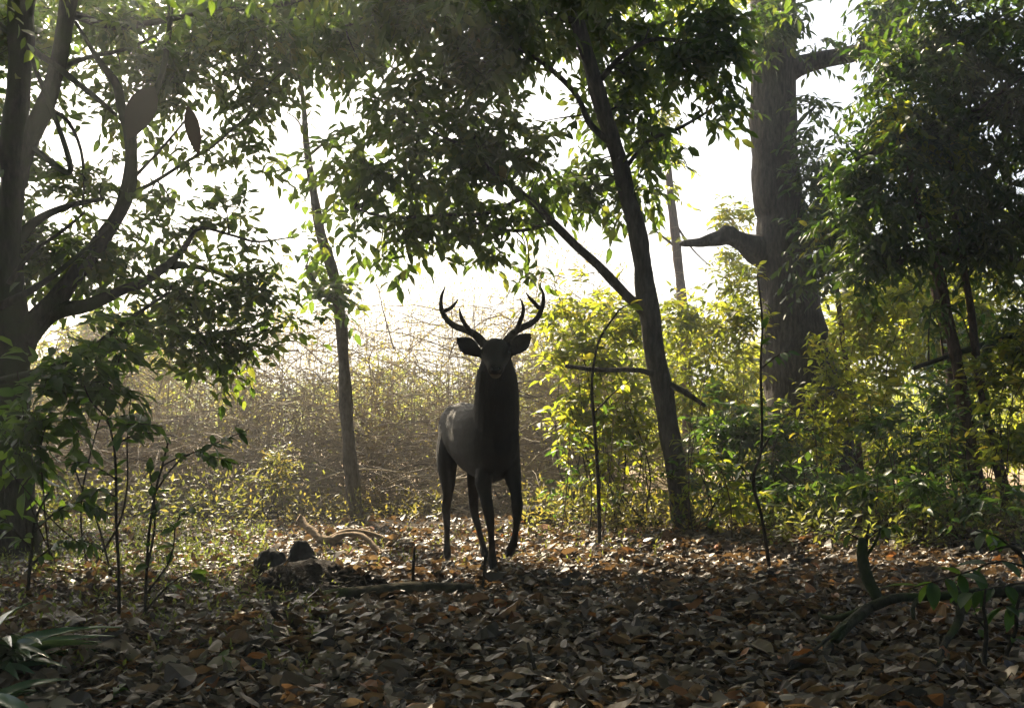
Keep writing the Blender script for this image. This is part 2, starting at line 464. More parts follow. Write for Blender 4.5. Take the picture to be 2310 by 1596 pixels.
def fill_blobs(g, blobs, anchors, leaf, ratio, k=9, tint=(0, 1), droop=.35, hang=.35, branch_r=.012, rng=RNG, tpl='8', twig=(.3, .6), boughs=3, clump=1.0, dens=1.5):
    """each blob: (px, py, rx_px, ry_px, Y, depth radius m, optical depth): leafy sprays on boughs that grow from the nearest limb"""
    leaf0 = leaf
    for bl in blobs:
        over = len(bl) == 8          # (x, y, z, rx, ry, rz, optical depth, leaf length) in metres: foliage added mostly out of view to shade the scene
        leaf = leaf0
        if over:
            c = np.array(bl[:3], float); R = np.array(bl[3:6], float); tau = bl[6]; leaf = (bl[7] * .8, bl[7] * 1.2)
            area = math.pi * R[0] * R[1]; py = -999
        else:
            px, py, rx, ry, Y, dr, tau = bl
            c = at(px, py, Y); R = np.array([rx / F * Y, dr, ry / F * Y])
            area = math.pi * R[0] * R[2]
        la = .5 * .62 * (np.mean(leaf) ** 2) * ratio
        n = max(2, int(tau * dens * area / (la * k)))
        # boughs
        nb = 4 if py < -150 else max(2, int(boughs * max(R[0], R[2]) / .4))
        tips = c + nrm(rng.normal(0, 1, (nb, 3))) * rng.uniform(.3, .95, (nb, 1)) * R
        subs = []
        for tp in tips:
            dd = np.linalg.norm(anchors[:, :3] - tp, axis=1)
            dd = dd + np.maximum(0, (anchors[:, 2] - tp[2]) * .3)
            if py < -150: a = anchors[np.argsort(-anchors[:, 2])[int(rng.integers(0, max(1, len(anchors) // 12)))]]
            else: a = anchors[np.argmin(dd)]
            ln = np.linalg.norm(tp - a[:3])
            q = curve_to(a[:3], tp, .05 * ln, 8, rng)
            r0 = min(a[3] * .7, .006 + branch_r * (ln / 1.5))
            v, f = tubes(q[None], np.linspace(r0, .003, 8)[None], 5)
            g.add(v, f, .5, 1)
            subs.append(q[3:])
        S = np.concatenate(subs)
        # sprays: most sit on boughs, the rest fill the volume
        m = int(n * .45 * clump)
        O1 = S[rng.integers(0, len(S), m)] + rng.normal(0, 1, (m, 3)) * R * .18
        u = nrm(rng.normal(0, 1, (n - m, 3))) * rng.uniform(0, 1, (n - m, 1)) ** .5 * np.where(rng.uniform(size=(n - m, 1)) < .3, 1.45, 1.0)
        O2 = c + u * R
        O = np.vstack([O1, O2])
        ok = (((O - c) / (R * 1.5)) ** 2).sum(1) < 1
        O = O[ok]
        D = nrm(rng.normal(0, 1, O.shape) * np.array([1, 1, .5]) + (O - c) / R * .6)
        Lt = rng.uniform(twig[0], twig[1], len(O))
        sprays(g, O - D * Lt[:, None] * .5, D, Lt, k, leaf, ratio, tint, droop, tpl, hang=hang, rng=rng)

def make_tree(name, label, stems, Y, bark, crown=None, leafmat='canopy', leaf=(.10, .16), ratio=.42, group=None, sides=14, rough=.07, part_names=None, seed=1, hang=.35, ridges=0.0, k=9, **kw):
    rng = np.random.default_rng(seed)
    first = stems[0]
    P0, R0 = pxstem(first, Y)
    base = P0[0].copy(); base[2] = float(ground_z(base[0], base[1]))
    root = thing(name, label, 'tree', base, group)
    anchors = []
    for i, s in enumerate(stems):
        P, R = pxstem(s, Y)
        nm = (part_names or {}).get(i, 'trunk' if i == 0 else 'limb')
        if nm == 'trunk':     # run the trunk into the soil with a root flare
            gz = float(ground_z(P[0][0], P[0][1]))
            if P[0][2] > gz - .05:
                P = np.vstack([[P[0][0], P[0][1], gz - .12], P]); R = np.concatenate([[R[0] * 1.25], R])
        g, q = stem_geo(P, R, sides if i == 0 else max(7, sides - 5), rough, 0.03, ridges=ridges if i == 0 else 0)
        g.obj(nm, M[bark], root)
        anchors.append(q)
    anchors = np.concatenate(anchors)
    if crown:
        g = Geo()
        fill_blobs(g, crown, anchors[anchors[:, 2] > 1.0], leaf, ratio, k=k, hang=hang, rng=rng, **kw)
        g.obj('crown', [M[leafmat], M['twig']], root)
    return root

# slender pale tree before the thicket
make_tree('slender_tree', 'slender pale barked tree standing alone in front of the bramble thicket', [
    [(803, 1172, 36), (797, 1110, 33), (788, 1020, 31), (779, 900, 29), (773, 780, 27), (766, 700, 26), (752, 620, 25), (722, 520, 22), (705, 420, 18), (692, 330, 15), (684, 230, 11), (668, 120, 8), (655, 0, 6), (648, -90, 4)],
    [(766, 690, 14), (735, 668, 12, 12.8), (712, 640, 10, 12.7), (690, 600, 7, 12.6)],
    [(770, 788, 10), (779, 779, 8), (786, 772, 4)],
    [(697, 350, 7), (740, 318, 5, 12.7), (800, 300, 3, 12.6)],
    [(690, 310, 6), (670, 270, 4, 13), (640, 250, 2, 13.1)]],
    12.9, 'bark_pale', [(742, 655, 62, 38, 12.6, .3, 1.5), (715, 585, 58, 65, 12.7, .35, .9), (795, 640, 35, 40, 12.5, .2, .7), (700, 480, 50, 60, 12.7, .3, .35), (640, 400, 60, 60, 12.8, .4, .25), (660, 60, 100, 90, 12.8, .5, .9)],
    leaf=(.14, .20), ratio=.45, seed=3, part_names={2: 'branch_stub'}, boughs=1.5)

# leaning dark tree whose crown hangs over the stag
MID = [
    [(1541, 1200, 62), (1532, 1130, 50), (1520, 1040, 46), (1505, 940, 45), (1485, 830, 46), (1466, 720, 46), (1451, 620, 42), (1437, 530, 40), (1412, 430, 38), (1390, 340, 36), (1362, 250, 36), (1335, 160, 34), (1305, 60, 32), (1282, -30, 30), (1262, -160, 26), (1250, -300, 20)],
    [(1452, 700, 26), (1412, 665, 22), (1355, 605, 21), (1300, 555, 20), (1245, 500, 18, 11.2), (1180, 440, 15, 11.0), (1120, 395, 12, 10.8), (1050, 335, 9, 10.7), (960, 290, 6, 10.6)],
    [(1180, 445, 12, 11.0), (1100, 480, 9, 11.0), (1000, 485, 8, 10.9), (880, 490, 6, 10.8), (800, 470, 4, 10.7)],
    [(1240, 505, 10, 11.2), (1160, 520, 8, 11.1), (1060, 500, 7, 11.0)],
    [(1385, 330, 16), (1330, 280, 14, 11.3), (1300, 215, 13, 11.2), (1240, 155, 12, 11.1), (1170, 110, 10, 11.0), (1090, 80, 8, 10.9), (1010, 100, 6, 10.8)],
    [(1345, 190, 14), (1400, 130, 12, 11.3), (1470, 90, 10, 11.2), (1560, 100, 8, 11.1), (1630, 130, 5, 11.0)],
    [(1300, 50, 14), (1180, 20, 12, 11.1), (1050, -10, 10, 10.9), (900, 10, 8, 10.8), (780, 60, 6, 10.7)],
    [(1403, 390, 12), (1460, 320, 10, 11.3), (1530, 290, 8, 11.2), (1600, 250, 5, 11.1)],
    [(1490, 850, 14), (1440, 835, 12, 11.3), (1350, 833, 11, 11.2), (1275, 826, 10, 11.1)],
    [(1495, 860, 16), (1545, 885, 13, 11.3), (1590, 915, 9, 11.2)],
    [(1262, -160, 14), (1100, -260, 12, 9), (900, -330, 10, 7.5)],
    [(1262, -160, 14), (1450, -260, 12, 9.5), (1600, -320, 9, 8)],
]
make_tree('leaning_tree', 'leaning dark trunk tree with a long side branch whose crown hangs above the stag', MID, 11.45, 'bark', [
    (770, 70, 130, 100, 10.9, .8, 2.3), (950, 40, 170, 80, 10.9, .8, 2.2), (1130, 70, 190, 110, 11.0, .9, 2.6), (1030, 240, 150, 100, 11.0, .7, 2.3),
    (850, 220, 90, 80, 11.0, .6, 1.3), (870, 390, 130, 90, 11.0, .7, 1.7), (1060, 400, 150, 120, 11.0, .7, 2.2), (930, 520, 190, 62, 11.0, .7, 1.7),
    (1200, 340, 90, 90, 11.1, .5, 1.1), (1160, 480, 80, 60, 11.1, .5, 1.4), (1120, 590, 62, 45, 11.0, .4, .8), (1190, 590, 35, 40, 11.0, .3, .6), (1440, 100, 140, 110, 12.1, .5, 2.0),
    (1570, 170, 95, 95, 11.1, .6, 2.2), (1390, 270, 120, 75, 12.1, .4, 1.6), (1320, 410, 100, 75, 11.9, .4, 2.0), (1460, 400, 70, 70, 12.1, .4, 1.1), (1500, 320, 70, 50, 11.2, .4, .8),
    (1610, 60, 90, 90, 11.0, .6, 2.4), (1300, 20, 120, 90, 12.2, .5, 2.0), (760, 400, 70, 70, 11.6, .6, 1.0), (790, 330, 75, 60, 11.6, .6, 1.2),
    (900, -250, 420, 160, 9.0, 1.6, 1.7), (1400, -240, 380, 160, 9.3, 1.6, 1.7), (-6, 13, 6.9, 1.7, 2.1, .7, 1.25, .17), (-3.4, 13, 6.9, 1.7, 2.1, .7, 1.25, .17), (-.9, 13, 6.9, 1.7, 2.1, .7, 1.25, .17), (1.6, 13, 7.1, 1.7, 2.1, .7, 1.25, .17), (0, 5, 5.6, 3, 2.5, .9, 1.6, .2), (.5, 1.5, 6.2, 3.2, 2.6, 1, 1.6, .24), (.5, -2.5, 6.2, 3.2, 2.6, 1, 1.6, .26)],  # blobs above the view are added to keep sun and sky off the foreground
    leaf=(.12, .19), ratio=.46, seed=11, sides=16, rough=.06, hang=.5)

# thick grey tree with broken stub
BIG = [
    [(1850, 1131, 205), (1838, 1060, 195), (1822, 960, 180), (1808, 870, 165), (1795, 780, 146), (1782, 690, 130), (1772, 600, 122), (1765, 540, 118), (1757, 470, 109), (1748, 380, 103), (1744, 290, 100), (1743, 190, 99), (1743, 100, 99), (1742, 0, 100), (1742, -120, 96), (1742, -260, 88), (1742, -420, 70)],
    [(1735, 568, 84), (1700, 560, 62, 15.9), (1676, 548, 44, 15.8), (1655, 537, 40, 15.7), (1640, 530, 47, 15.6), (1626, 537, 36, 15.6), (1605, 541, 30, 15.5), (1580, 547, 22, 15.5), (1558, 548, 18, 15.4), (1542, 550, 15, 15.4), (1532, 551, 7, 15.4)],
    [(1770, 165, 60), (1800, 150, 46, 15.9), (1850, 135, 38, 15.7), (1900, 126, 37, 15.5), (1950, 112, 36, 15.3), (1985, 80, 34, 15.1), (2000, 30, 30, 15), (2010, -60, 28, 14.8)],
    [(1975, 90, 26, 15.1), (2030, 55, 24, 14.9), (2085, 75, 20, 14.7), (2150, 130, 16, 14.4), (2210, 200, 10, 14.2)],
    [(1742, -200, 50), (1600, -330, 36, 13), (1400, -420, 24, 10)],
    [(1742, -200, 50), (1950, -330, 36, 13), (2200, -420, 24, 10)],
]
make_tree('thick_tree', 'thick grey trunk tree with a broken stub branch and creeper leaves', BIG, 16.0, 'bark', [
    (1990, 20, 60, 60, 14.9, .7, 2.5), (2060, 100, 90, 90, 14.5, .8, 2.6), (1840, 90, 45, 50, 15.6, .5, .7), (1710, 60, 60, 90, 15.2, .3, 1.0), (1765, 40, 55, 60, 15.3, .3, 1.2),
    (1840, 245, 45, 90, 15.4, .4, .8), (1850, 400, 55, 110, 15.3, .5, 2.2), (1880, 520, 70, 90, 15.2, .5, 2.4), (1835, 610, 75, 60, 15.2, .4, 1.2), (1665, 240, 30, 20, 15.6, .2, .5),
    (1500, -420, 420, 150, 11, 2, 1.3), (2150, -400, 420, 160, 11, 2, 1.6)],  # crown extended overhead, out of view, for its shade
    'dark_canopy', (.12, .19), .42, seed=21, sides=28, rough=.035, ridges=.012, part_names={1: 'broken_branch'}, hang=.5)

# far thin tree in the white gap
make_tree('gap_tree', 'thin far tree standing in the bright gap beside the thick trunk', [
    [(1556, 1080, 30), (1550, 900, 25), (1545, 760, 24), (1537, 660, 22), (1527, 570, 20), (1517, 480, 19), (1508, 400, 16), (1500, 300, 13), (1490, 180, 11), (1478, 40, 10), (1470, -100, 9), (1465, -220, 7)],
    [(1527, 560, 7), (1490, 530, 5), (1470, 515, 3)], [(1520, 500, 6), (1560, 560, 4), (1600, 600, 2)]],
    21.0, 'bark_red', [(1505, 430, 35, 50, 21, .5, .5), (1500, 300, 50, 70, 21, .6, .9), (1520, 520, 40, 40, 21, .4, .2), (-.3, 24.5, 12.2, 2.2, 2.2, 1, .8, .24), (2.0, 24.5, 12.2, 2.2, 2.2, 1, .8, .24), (4.2, 25.5, 12.4, 2.2, 2.2, 1, .8, .24)], 'shrub', (.13, .2), .45, seed=23, sides=9)  # high metre blobs: unseen crown added to shade the right understorey

# mossy multi-stemmed tree
LEFT = [
    [(30, 1264, 120), (28, 1100, 98), (24, 950, 88), (25, 800, 84), (20, 640, 62), (22, 500, 58), (30, 380, 56), (38, 250, 54), (44, 120, 54), (50, 0, 52), (54, -150, 46), (60, -300, 36)],
    [(40, 800, 66), (80, 725, 58), (130, 670, 46), (190, 590, 38), (245, 520, 34), (282, 450, 32), (295, 380, 30), (293, 310, 28), (276, 250, 24), (262, 190, 18), (225, 140, 14), (195, 90, 10), (170, 50, 7)],
    [(60, 770, 48), (120, 706, 40), (200, 690, 30), (270, 658, 26), (320, 638, 23), (370, 603, 20), (420, 598, 14, 9.3), (480, 612, 10, 9.5), (560, 640, 6, 9.7)],
    [(25, 440, 44), (60, 340, 42), (110, 220, 40), (140, 110, 38), (158, 0, 36), (180, -140, 30), (230, -300, 20)],
    [(293, 320, 18), (330, 250, 15, 9.1), (365, 170, 13, 9.2), (380, 80, 12, 9.3), (385, 0, 11, 9.4), (390, -90, 10, 9.5)],
    [(70, 330, 14), (160, 380, 14, 8.9), (60, 100, 9, 8.8)],
    [(0, 60, 14), (70, 110, 15), (140, 160, 14, 8.9), (210, 215, 12, 8.8), (262, 260, 8, 8.7)],
    [(30, 560, 24), (80, 500, 20, 9.1), (150, 465, 14, 9.2), (230, 450, 9, 9.3)],
    [(285, 440, 12), (340, 415, 8, 9.2), (420, 365, 7, 9.4), (480, 330, 5, 9.6), (560, 260, 4, 9.8)],
    [(293, 410, 8), (360, 340, 6, 9.2), (420, 270, 5, 9.3)],
    [(370, 605, 14), (415, 560, 12, 9.2), (450, 515, 9, 9.3), (520, 530, 7, 9.5), (580, 545, 6, 9.6), (660, 535, 3, 9.8)],
    [(420, 596, 9, 9.3), (440, 640, 9, 9.2), (442, 720, 7, 9.1), (455, 800, 5, 9.0)],
    [(0, 690, 20, 8.5), (80, 650, 15, 8.5), (160, 590, 10, 8.6), (240, 520, 6, 8.7)],
    [(0, 860, 18, 8.3), (110, 830, 14, 8.2), (200, 790, 11, 8.2), (290, 720, 9, 8.3), (380, 660, 7, 8.5)],
    [(20, 640, 14, 8.8), (70, 570, 10, 8.8), (130, 530, 8, 8.9), (190, 480, 5, 9)],
    [(100, 240, 12), (150, 270, 10, 9.1), (180, 330, 8, 9.2), (190, 400, 6, 9.2), (186, 470, 3, 9.2)],
    [(125, 160, 14), (200, 130, 10, 9.2), (290, 110, 8, 9.4), (370, 70, 5, 9.6)],
    [(158, 30, 22), (260, 60, 16, 9.3), (380, 45, 12, 9.5), (500, 20, 9, 9.7), (620, 30, 7, 9.9)],
    [(54, -150, 26), (260, -270, 20, 7.5), (560, -360, 14, 6)],
    [(54, -200, 26), (-260, -300, 20, 7.5), (-460, -400, 14, 5.5)],
]
make_tree('forked_tree', 'dark mossy tree of several crooked stems forking up beside the broad leaved shrub', LEFT, 9.0, 'bark_moss', [
    (70, 90, 120, 150, 9.6, .5, 1.3), (320, 70, 170, 100, 9.6, .6, 1.5), (540, 70, 150, 100, 9.8, .6, 2.2), (590, 180, 100, 70, 9.9, .5, 1.5), (300, 220, 140, 80, 9.6, .5, 1.2), (450, 200, 110, 80, 9.7, .5, 1.2),
    (170, 400, 130, 90, 9.4, .5, .9), (60, 250, 80, 160, 9.6, .4, .9), (80, 570, 110, 90, 9.6, .5, 3.0), (230, 580, 150, 75, 9.3, .5, 2.2), (350, 520, 100, 60, 9.3, .4, .9), (510, 500, 130, 80, 9.7, .5, .7), (570, 320, 90, 80, 9.8, .4, .7), (380, 430, 90, 60, 9.6, .4, .5),
    (560, 620, 110, 50, 9.6, .4, 1.1), (440, 680, 150, 70, 9.2, .5, 1.8), (520, 770, 95, 75, 9.0, .4, 1.7), (330, 720, 110, 60, 9.1, .4, 1.6), (690, 735, 42, 32, 9.2, .25, .8), (600, 670, 70, 45, 9.4, .3, 1.4), (400, 800, 70, 50, 9.0, .3, 1.0),
    (450, 330, 60, 70, 9.5, .3, .4), (10, 330, 60, 200, 9.7, .4, 1.2),
    (400, -260, 420, 170, 7.5, 1.6, 1.7), (-300, -250, 400, 200, 7.5, 1.6, 1.7), (-4.2, 4, 5.2, 3, 2.5, 1, 1.6, .2), (-5, 0, 5.4, 3, 2.8, 1.2, 1.6, .25), (-7, 7.5, 3.6, 2, 2.6, 2.4, 1.6, .2)],  # blobs beyond the view stretch the crown overhead to darken the foreground
    leaf=(.09, .15), ratio=.48, seed=5, sides=14, rough=.08, boughs=2.2)

# unseen tree added outside the view; its high crown is placed to shade the herbs
make_tree('unseen_shade_tree', 'unseen tree added outside the view whose high crown shades the herbs by the forked tree', [
    [(-330, 1104, 70), (-320, 700, 58), (-312, 300, 50), (-300, -60, 40), (-290, -260, 24)], [(-300, 0, 26), (-120, -150, 20, 19.5), (60, -220, 12, 20)]], 19.0, 'bark_moss',
    [(-8.9, 20.8, 10.4, 1.8, 2.2, .9, .8, .22), (-11.5, 20.8, 10.2, 2.2, 2.4, 1, .8, .22)], 'canopy', seed=33)

# evergreen on the east side, whose trunk stands outside the view; its lower boughs fill the corner
EAST = [
    [(2420, 1172, 120, 13), (2400, 900, 100, 13), (2390, 600, 90, 13), (2390, 300, 84, 13), (2380, 0, 76, 13), (2380, -250, 60, 13)],
    [(2390, 640, 40, 13), (2309, 600, 30, 12.8), (2200, 560, 24, 12.5), (2080, 580, 18, 12.2), (1990, 600, 10, 12)],
    [(2390, 300, 40, 13), (2280, 260, 34, 12.7), (2140, 270, 26, 12.4), (2000, 330, 16, 12.2), (1930, 360, 9, 12)],
    [(2390, 100, 40, 13), (2260, 60, 30, 12.7), (2120, 90, 20, 12.5), (2040, 130, 10, 12.3)],
    [(2395, 780, 30, 13), (2300, 760, 20, 12.6), (2180, 790, 14, 12.2), (2060, 830, 9, 11.8)],
]
make_tree('evergreen_tree', 'evergreen tree with dense dark hanging boughs over the pole trees', EAST, 13.0, 'bark_moss', [
    (2180, 110, 160, 140, 12.5, .9, 3.0), (2040, 250, 120, 110, 12.4, .8, 3.2), (2230, 330, 120, 150, 12.5, .9, 3.0), (2060, 400, 150, 120, 12.2, .8, 3.2), (1960, 430, 90, 100, 12.2, .6, 2.6), (2200, 520, 140, 110, 12.3, .8, 2.4),
    (1930, 560, 85, 70, 12.3, .6, 2.4), (2060, 560, 120, 70, 12.1, .7, 2.0), (2260, 720, 80, 110, 12.2, .7, 1.4), (1990, 130, 60, 60, 12.5, .5, 1.5), (1890, 330, 35, 40, 12.3, .3, .8), (1905, 640, 45, 50, 12.2, .3, 1.0), (2130, 680, 90, 50, 12, .5, .7),
    (2450, -200, 500, 300, 12, 2.2, 1.8), (2700, 300, 350, 500, 11, 2.2, 1.8), (4.5, 4.5, 5.4, 3, 2.8, 1, 1.6, .2), (5.5, 0, 5.4, 3, 2.8, 1.2, 1.6, .25), (8, 8, 3.6, 2, 2.8, 2.4, 1.6, .2)],  # out-of-view boughs, added to shade the near ground and the side
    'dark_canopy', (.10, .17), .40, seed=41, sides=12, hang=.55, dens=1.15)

# pole trees on the east side
for i, (lab, st, Y) in enumerate([
    ('reddish pole tree, thickest of the straight poles below the dark boughs', [(2222, 1188, 36), (2188, 1000, 30), (2172, 900, 28), (2158, 820, 27), (2138, 720, 25), (2118, 620, 23), (2090, 530, 20), (2066, 450, 17), (2050, 380, 14), (2040, 300, 10)], 12.0),
    ('thin straight pole tree leaning over the shrubs, paler on its sunny side', [(2280, 1184, 26), (2245, 1020, 22), (2222, 920, 20), (2203, 820, 19), (2190, 720, 18), (2175, 620, 17), (2160, 530, 16), (2148, 450, 14), (2140, 360, 10)], 12.2),
    ('young pole tree with a crooked stem among the creeper shrubs', [(1950, 1140, 16), (1935, 1000, 14), (1925, 900, 13), (1905, 800, 12), (1893, 700, 11), (1880, 600, 9), (1865, 520, 6)], 15.2),
    ('stout mottled pole tree half hidden behind the reddish pole', [(2185, 1080, 40), (2160, 950, 38), (2150, 850, 36), (2135, 750, 34), (2118, 660, 32), (2105, 560, 28), (2095, 480, 20)], 15.5)]):
    make_tree('pole_tree', lab, [st], Y, 'bark_red', [(st[-1][0], st[-1][1] - 20, 60, 60, Y, .5, 1.2), (st[-3][0] + 40, st[-3][1], 50, 60, Y, .4, .6)], 'shrub', (.12, .19), .42, group='pole trees below the evergreen boughs', seed=60 + i, sides=9)

# ------------------------------------------------------------------ shrubs
def make_shrub(name, label, px, Y, blobs, nstem=5, leafmat='shrub', leaf=(.08, .14), ratio=.42, group=None, seed=1, spread=.25, stem_r=.009, k=9, bark='twig', tint=(0, 1), hang=.2, cat='shrub', **kw):
    rng = np.random.default_rng(seed)
    x0 = (px - CX) / F * Y
    base = np.array([x0, Y, float(ground_z(x0, Y))])
    root = thing(name, label, cat, base, group)
    anchors = []
    for i in range(nstem):
        b = blobs[i % len(blobs)]
        c = at(b[0], b[1], b[4]); R = np.array([b[2] / F * b[4], b[5], b[3] / F * b[4]])
        tip = c + np.clip(rng.normal(0, .45, 3), -.9, .9) * R + np.array([0, 0, .35 * R[2]])
        s = base + np.array([rng.normal(0, spread), rng.normal(0, spread * .7), 0]); s[2] = float(ground_z(s[0], s[1])) - .06
        q = curve_to(s, tip, 0, 6, rng); q[1:-1, :2] += rng.normal(0, .02, (4, 2))
        r0 = stem_r * rng.uniform(.6, 1.4)
        g, qq = stem_geo(q, np.linspace(r0, r0 * .35, 6), 6, .06, 0)
        g.obj('stem', M[bark], root)
        anchors.append(qq)
    anchors = np.concatenate(anchors)
    up = anchors[:, 2] > base[2] + .25 * (anchors[:, 2].max() - base[2])
    g = Geo()
    fill_blobs(g, blobs, anchors[up], leaf, ratio, k=k, tint=tint, hang=hang, droop=.15, branch_r=.006, rng=rng, boughs=2.5, **kw)
    g.obj('foliage', [M[leafmat], M['twig']], root)
    return root

SHR = [
    ('shrub', 'sunlit yellow green shrub just behind the stag, its leaves touching the antler', 1330, 12.6, [(1290, 690, 75, 70, 12.5, .5, 1.1), (1380, 720, 85, 80, 12.6, .5, 1.5), (1260, 800, 55, 70, 12.4, .4, 1.0), (1350, 830, 90, 80, 12.6, .5, 1.3)], 7),
    ('shrub', 'yellow green shrub with drooping lower leaves at the foot of the leaning trunk', 1390, 12.0, [(1300, 930, 80, 70, 11.9, .4, 1.3), (1410, 930, 80, 90, 12.0, .5, 1.2), (1340, 1030, 70, 60, 11.9, .4, .5)], 8),
    ('shrub', 'tall light green shrub glowing between the leaning trunk and the thick trunk', 1610, 14.5, [(1560, 720, 80, 75, 14.5, .6, 1.3), (1650, 760, 70, 90, 14.6, .6, 1.3), (1590, 850, 100, 80, 14.4, .6, 1.3), (1670, 650, 50, 60, 14.8, .5, .9)], 7),
    ('shrub', 'palm-like light green bush top showing just beside the broken branch', 1665, 19.0, [(1660, 480, 48, 45, 19, .5, 1.3), (1650, 590, 60, 50, 19, .5, 1.0), (1660, 680, 60, 60, 19, .5, .9)], 4),
    ('shrub', 'dense shrub with shaded leaves growing against the foot of the thick trunk', 1700, 12.8, [(1640, 960, 90, 80, 12.7, .5, 1.4), (1740, 1000, 90, 90, 12.8, .5, 1.4), (1690, 1080, 110, 60, 12.5, .5, 1.3)], 7),
    ('shrub', 'bright leaved young shrub climbing in front of the thick trunk', 1850, 13.4, [(1850, 800, 50, 60, 13.4, .3, 1.0), (1880, 880, 60, 60, 13.4, .3, 1.0), (1840, 980, 90, 60, 13.3, .4, 1.1)], 5),
    ('shrub', 'tall scrambling shrub with backlit leaves right of the thick trunk base', 1990, 14.0, [(1940, 680, 60, 80, 14, .5, 1.3), (2010, 780, 80, 90, 14, .6, 1.3), (1960, 900, 80, 90, 13.8, .6, 1.2), (2040, 650, 60, 70, 14.2, .5, 1.0)], 8),
    ('shrub', 'thick shrub with dark glossy leaves under the reddish pole tree', 2120, 12.5, [(2080, 960, 90, 90, 12.4, .6, 1.5), (2160, 860, 80, 90, 12.6, .6, 1.3), (2050, 1060, 110, 60, 12.2, .6, 1.4)], 8),
    ('shrub', 'tall glowing shrub behind the pole trees with yellow tipped leaves', 2230, 18.5, [(2080, 640, 80, 80, 18.5, .7, 1.5), (2200, 680, 90, 90, 18.5, .7, 1.6), (2270, 560, 80, 90, 18.5, .7, 1.4), (2150, 780, 110, 70, 18.4, .7, 1.4)], 7),
    ('shrub', 'bushy shrub spreading past the thin straight pole tree', 2270, 11.5, [(2270, 880, 70, 90, 11.5, .6, 1.4), (2250, 1000, 90, 80, 11.4, .6, 1.3), (2290, 760, 60, 70, 11.6, .5, 1.2)], 7),
    ('shrub', 'low leafy shrub at the litter edge in front of the thick trunk', 1880, 11.2, [(1820, 1100, 100, 55, 11.1, .5, 1.1), (1930, 1080, 90, 60, 11.2, .5, 1.1)], 6),
    ('shrub', 'sparse low shrub with red stems beside the leaning trunk base', 1600, 11.0, [(1580, 1060, 70, 60, 11, .4, .8), (1630, 1120, 80, 50, 10.9, .4, .8)], 5),
    ('shrub', 'low shrub of dull green leaves reaching into the shade below the poles', 2150, 10.2, [(2100, 1110, 100, 50, 10.1, .5, 1.0), (2220, 1120, 90, 50, 10.2, .5, 1.0)], 6),
    ('shrub', 'wispy dry shrub seen through the gap right of the thick trunk', 1960, 20.0, [(1960, 560, 70, 80, 20, .6, .7), (1980, 720, 90, 80, 20, .6, 1.2), (1900, 800, 60, 90, 20, .6, 1.0), (1940, 930, 90, 60, 20, .6, 1.0)], 8),
]
for i, (nm, lab, px, Y, bl, ns) in enumerate(SHR):
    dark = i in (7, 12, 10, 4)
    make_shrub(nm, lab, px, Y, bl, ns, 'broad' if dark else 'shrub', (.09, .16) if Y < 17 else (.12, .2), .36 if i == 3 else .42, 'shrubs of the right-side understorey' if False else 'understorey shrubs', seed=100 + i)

_b = np.random.default_rng(400)
for i in range(15):
    px = 1235 + i * 76 + _b.uniform(-20, 20); Y = _b.uniform(16.5, 22); t0 = _b.uniform(560, 720) if px > 1850 else _b.uniform(680, 800)
    bl = [(px, t0 + 50, 75, 70, Y, .6, 1.2), (px + _b.uniform(-40, 40), t0 + 170, 85, 80, Y, .6, 1.3), (px + _b.uniform(-30, 30), 1010, 80, 60, Y, .6, 1.0)]
    make_shrub('back_shrub', 'sunlit shrub in the back row of the understorey at the field edge', px, Y, bl, 4, 'shrub', (.11, .18), .4, 'back row of understorey shrubs', seed=420 + i)
make_shrub('broad_leaf_shrub', 'shrub with big rounded green leaves at the foot of the forked mossy tree', 150, 7.9,
           [(190, 800, 110, 70, 7.9, .4, 1.5), (120, 900, 120, 80, 7.8, .4, 1.7), (270, 760, 70, 50, 7.9, .3, 1.0), (60, 980, 90, 80, 7.7, .4, 1.5), (250, 880, 60, 50, 7.9, .3, .8)], 7, 'broad', (.12, .20), .46, seed=150, k=7)
make_shrub('green_bush', 'round pale green bush in hazy light seen under the crooked lower limb', 240, 24.0, [(230, 760, 90, 60, 24, .8, 2.0), (160, 850, 110, 80, 24, .8, 1.5), (300, 850, 90, 70, 23, .8, 1.2)], 6, 'shrub', (.16, .26), .42, seed=151, k=9)
make_shrub('low_shrub', 'low feathery green shrub beside the slender pale tree foot', 640, 12.5, [(640, 1040, 40, 50, 12.5, .25, .9), (620, 1090, 40, 30, 12.4, .25, .7)], 4, 'weed', (.06, .10), .3, seed=152)

# upright leafy stems that fill the understorey
def understorey_stems():
    rng = np.random.default_rng(77)
    spots = []
    for i in range(80):
        px = rng.uniform(1230, 2300); Y = rng.uniform(10.2, 15.5)
        spots.append((px, Y, rng.uniform(.6, 1.5)))
    for i, (px, Y, h) in enumerate(spots):
        x0 = (px - CX) / F * Y; b = np.array([x0, Y, float(ground_z(x0, Y))])
        root = thing('leafy_sapling', ('tall' if h > 1.05 else 'short') + (' red stemmed' if i % 2 else ' dark stemmed') + ' leafy sapling among the understorey shrubs', 'sapling', b, 'saplings among the understorey shrubs')
        lean = rng.normal(0, .14, 3) * np.array([1, 1, 0])
        q = curve_to(b - np.array([0, 0, .06]), b + np.array([0, 0, h]) + lean, 0, 6, rng)
        g, qq = stem_geo(q, np.linspace(.008, .003, 6), 5, .05, 0); g.obj('stem', M['bark_red' if i % 2 else 'twig'], root)
        n = int(rng.integers(6, 13))
        O = qq[rng.integers(len(qq) // 4, len(qq), n), :3]
        D = nrm(rng.normal(0, 1, (n, 3)) * np.array([1, 1, .4]) + np.array([0, 0, .35]))
        g = Geo(); sprays(g, O, D, rng.uniform(.15, .35, n), 6, (.06, .12), .40, (0, 1), .2, rng=rng, twig_r=.002)
        g.obj('foliage', [M['shrub' if i % 3 else 'broad'], M['twig']], root)
understorey_stems()

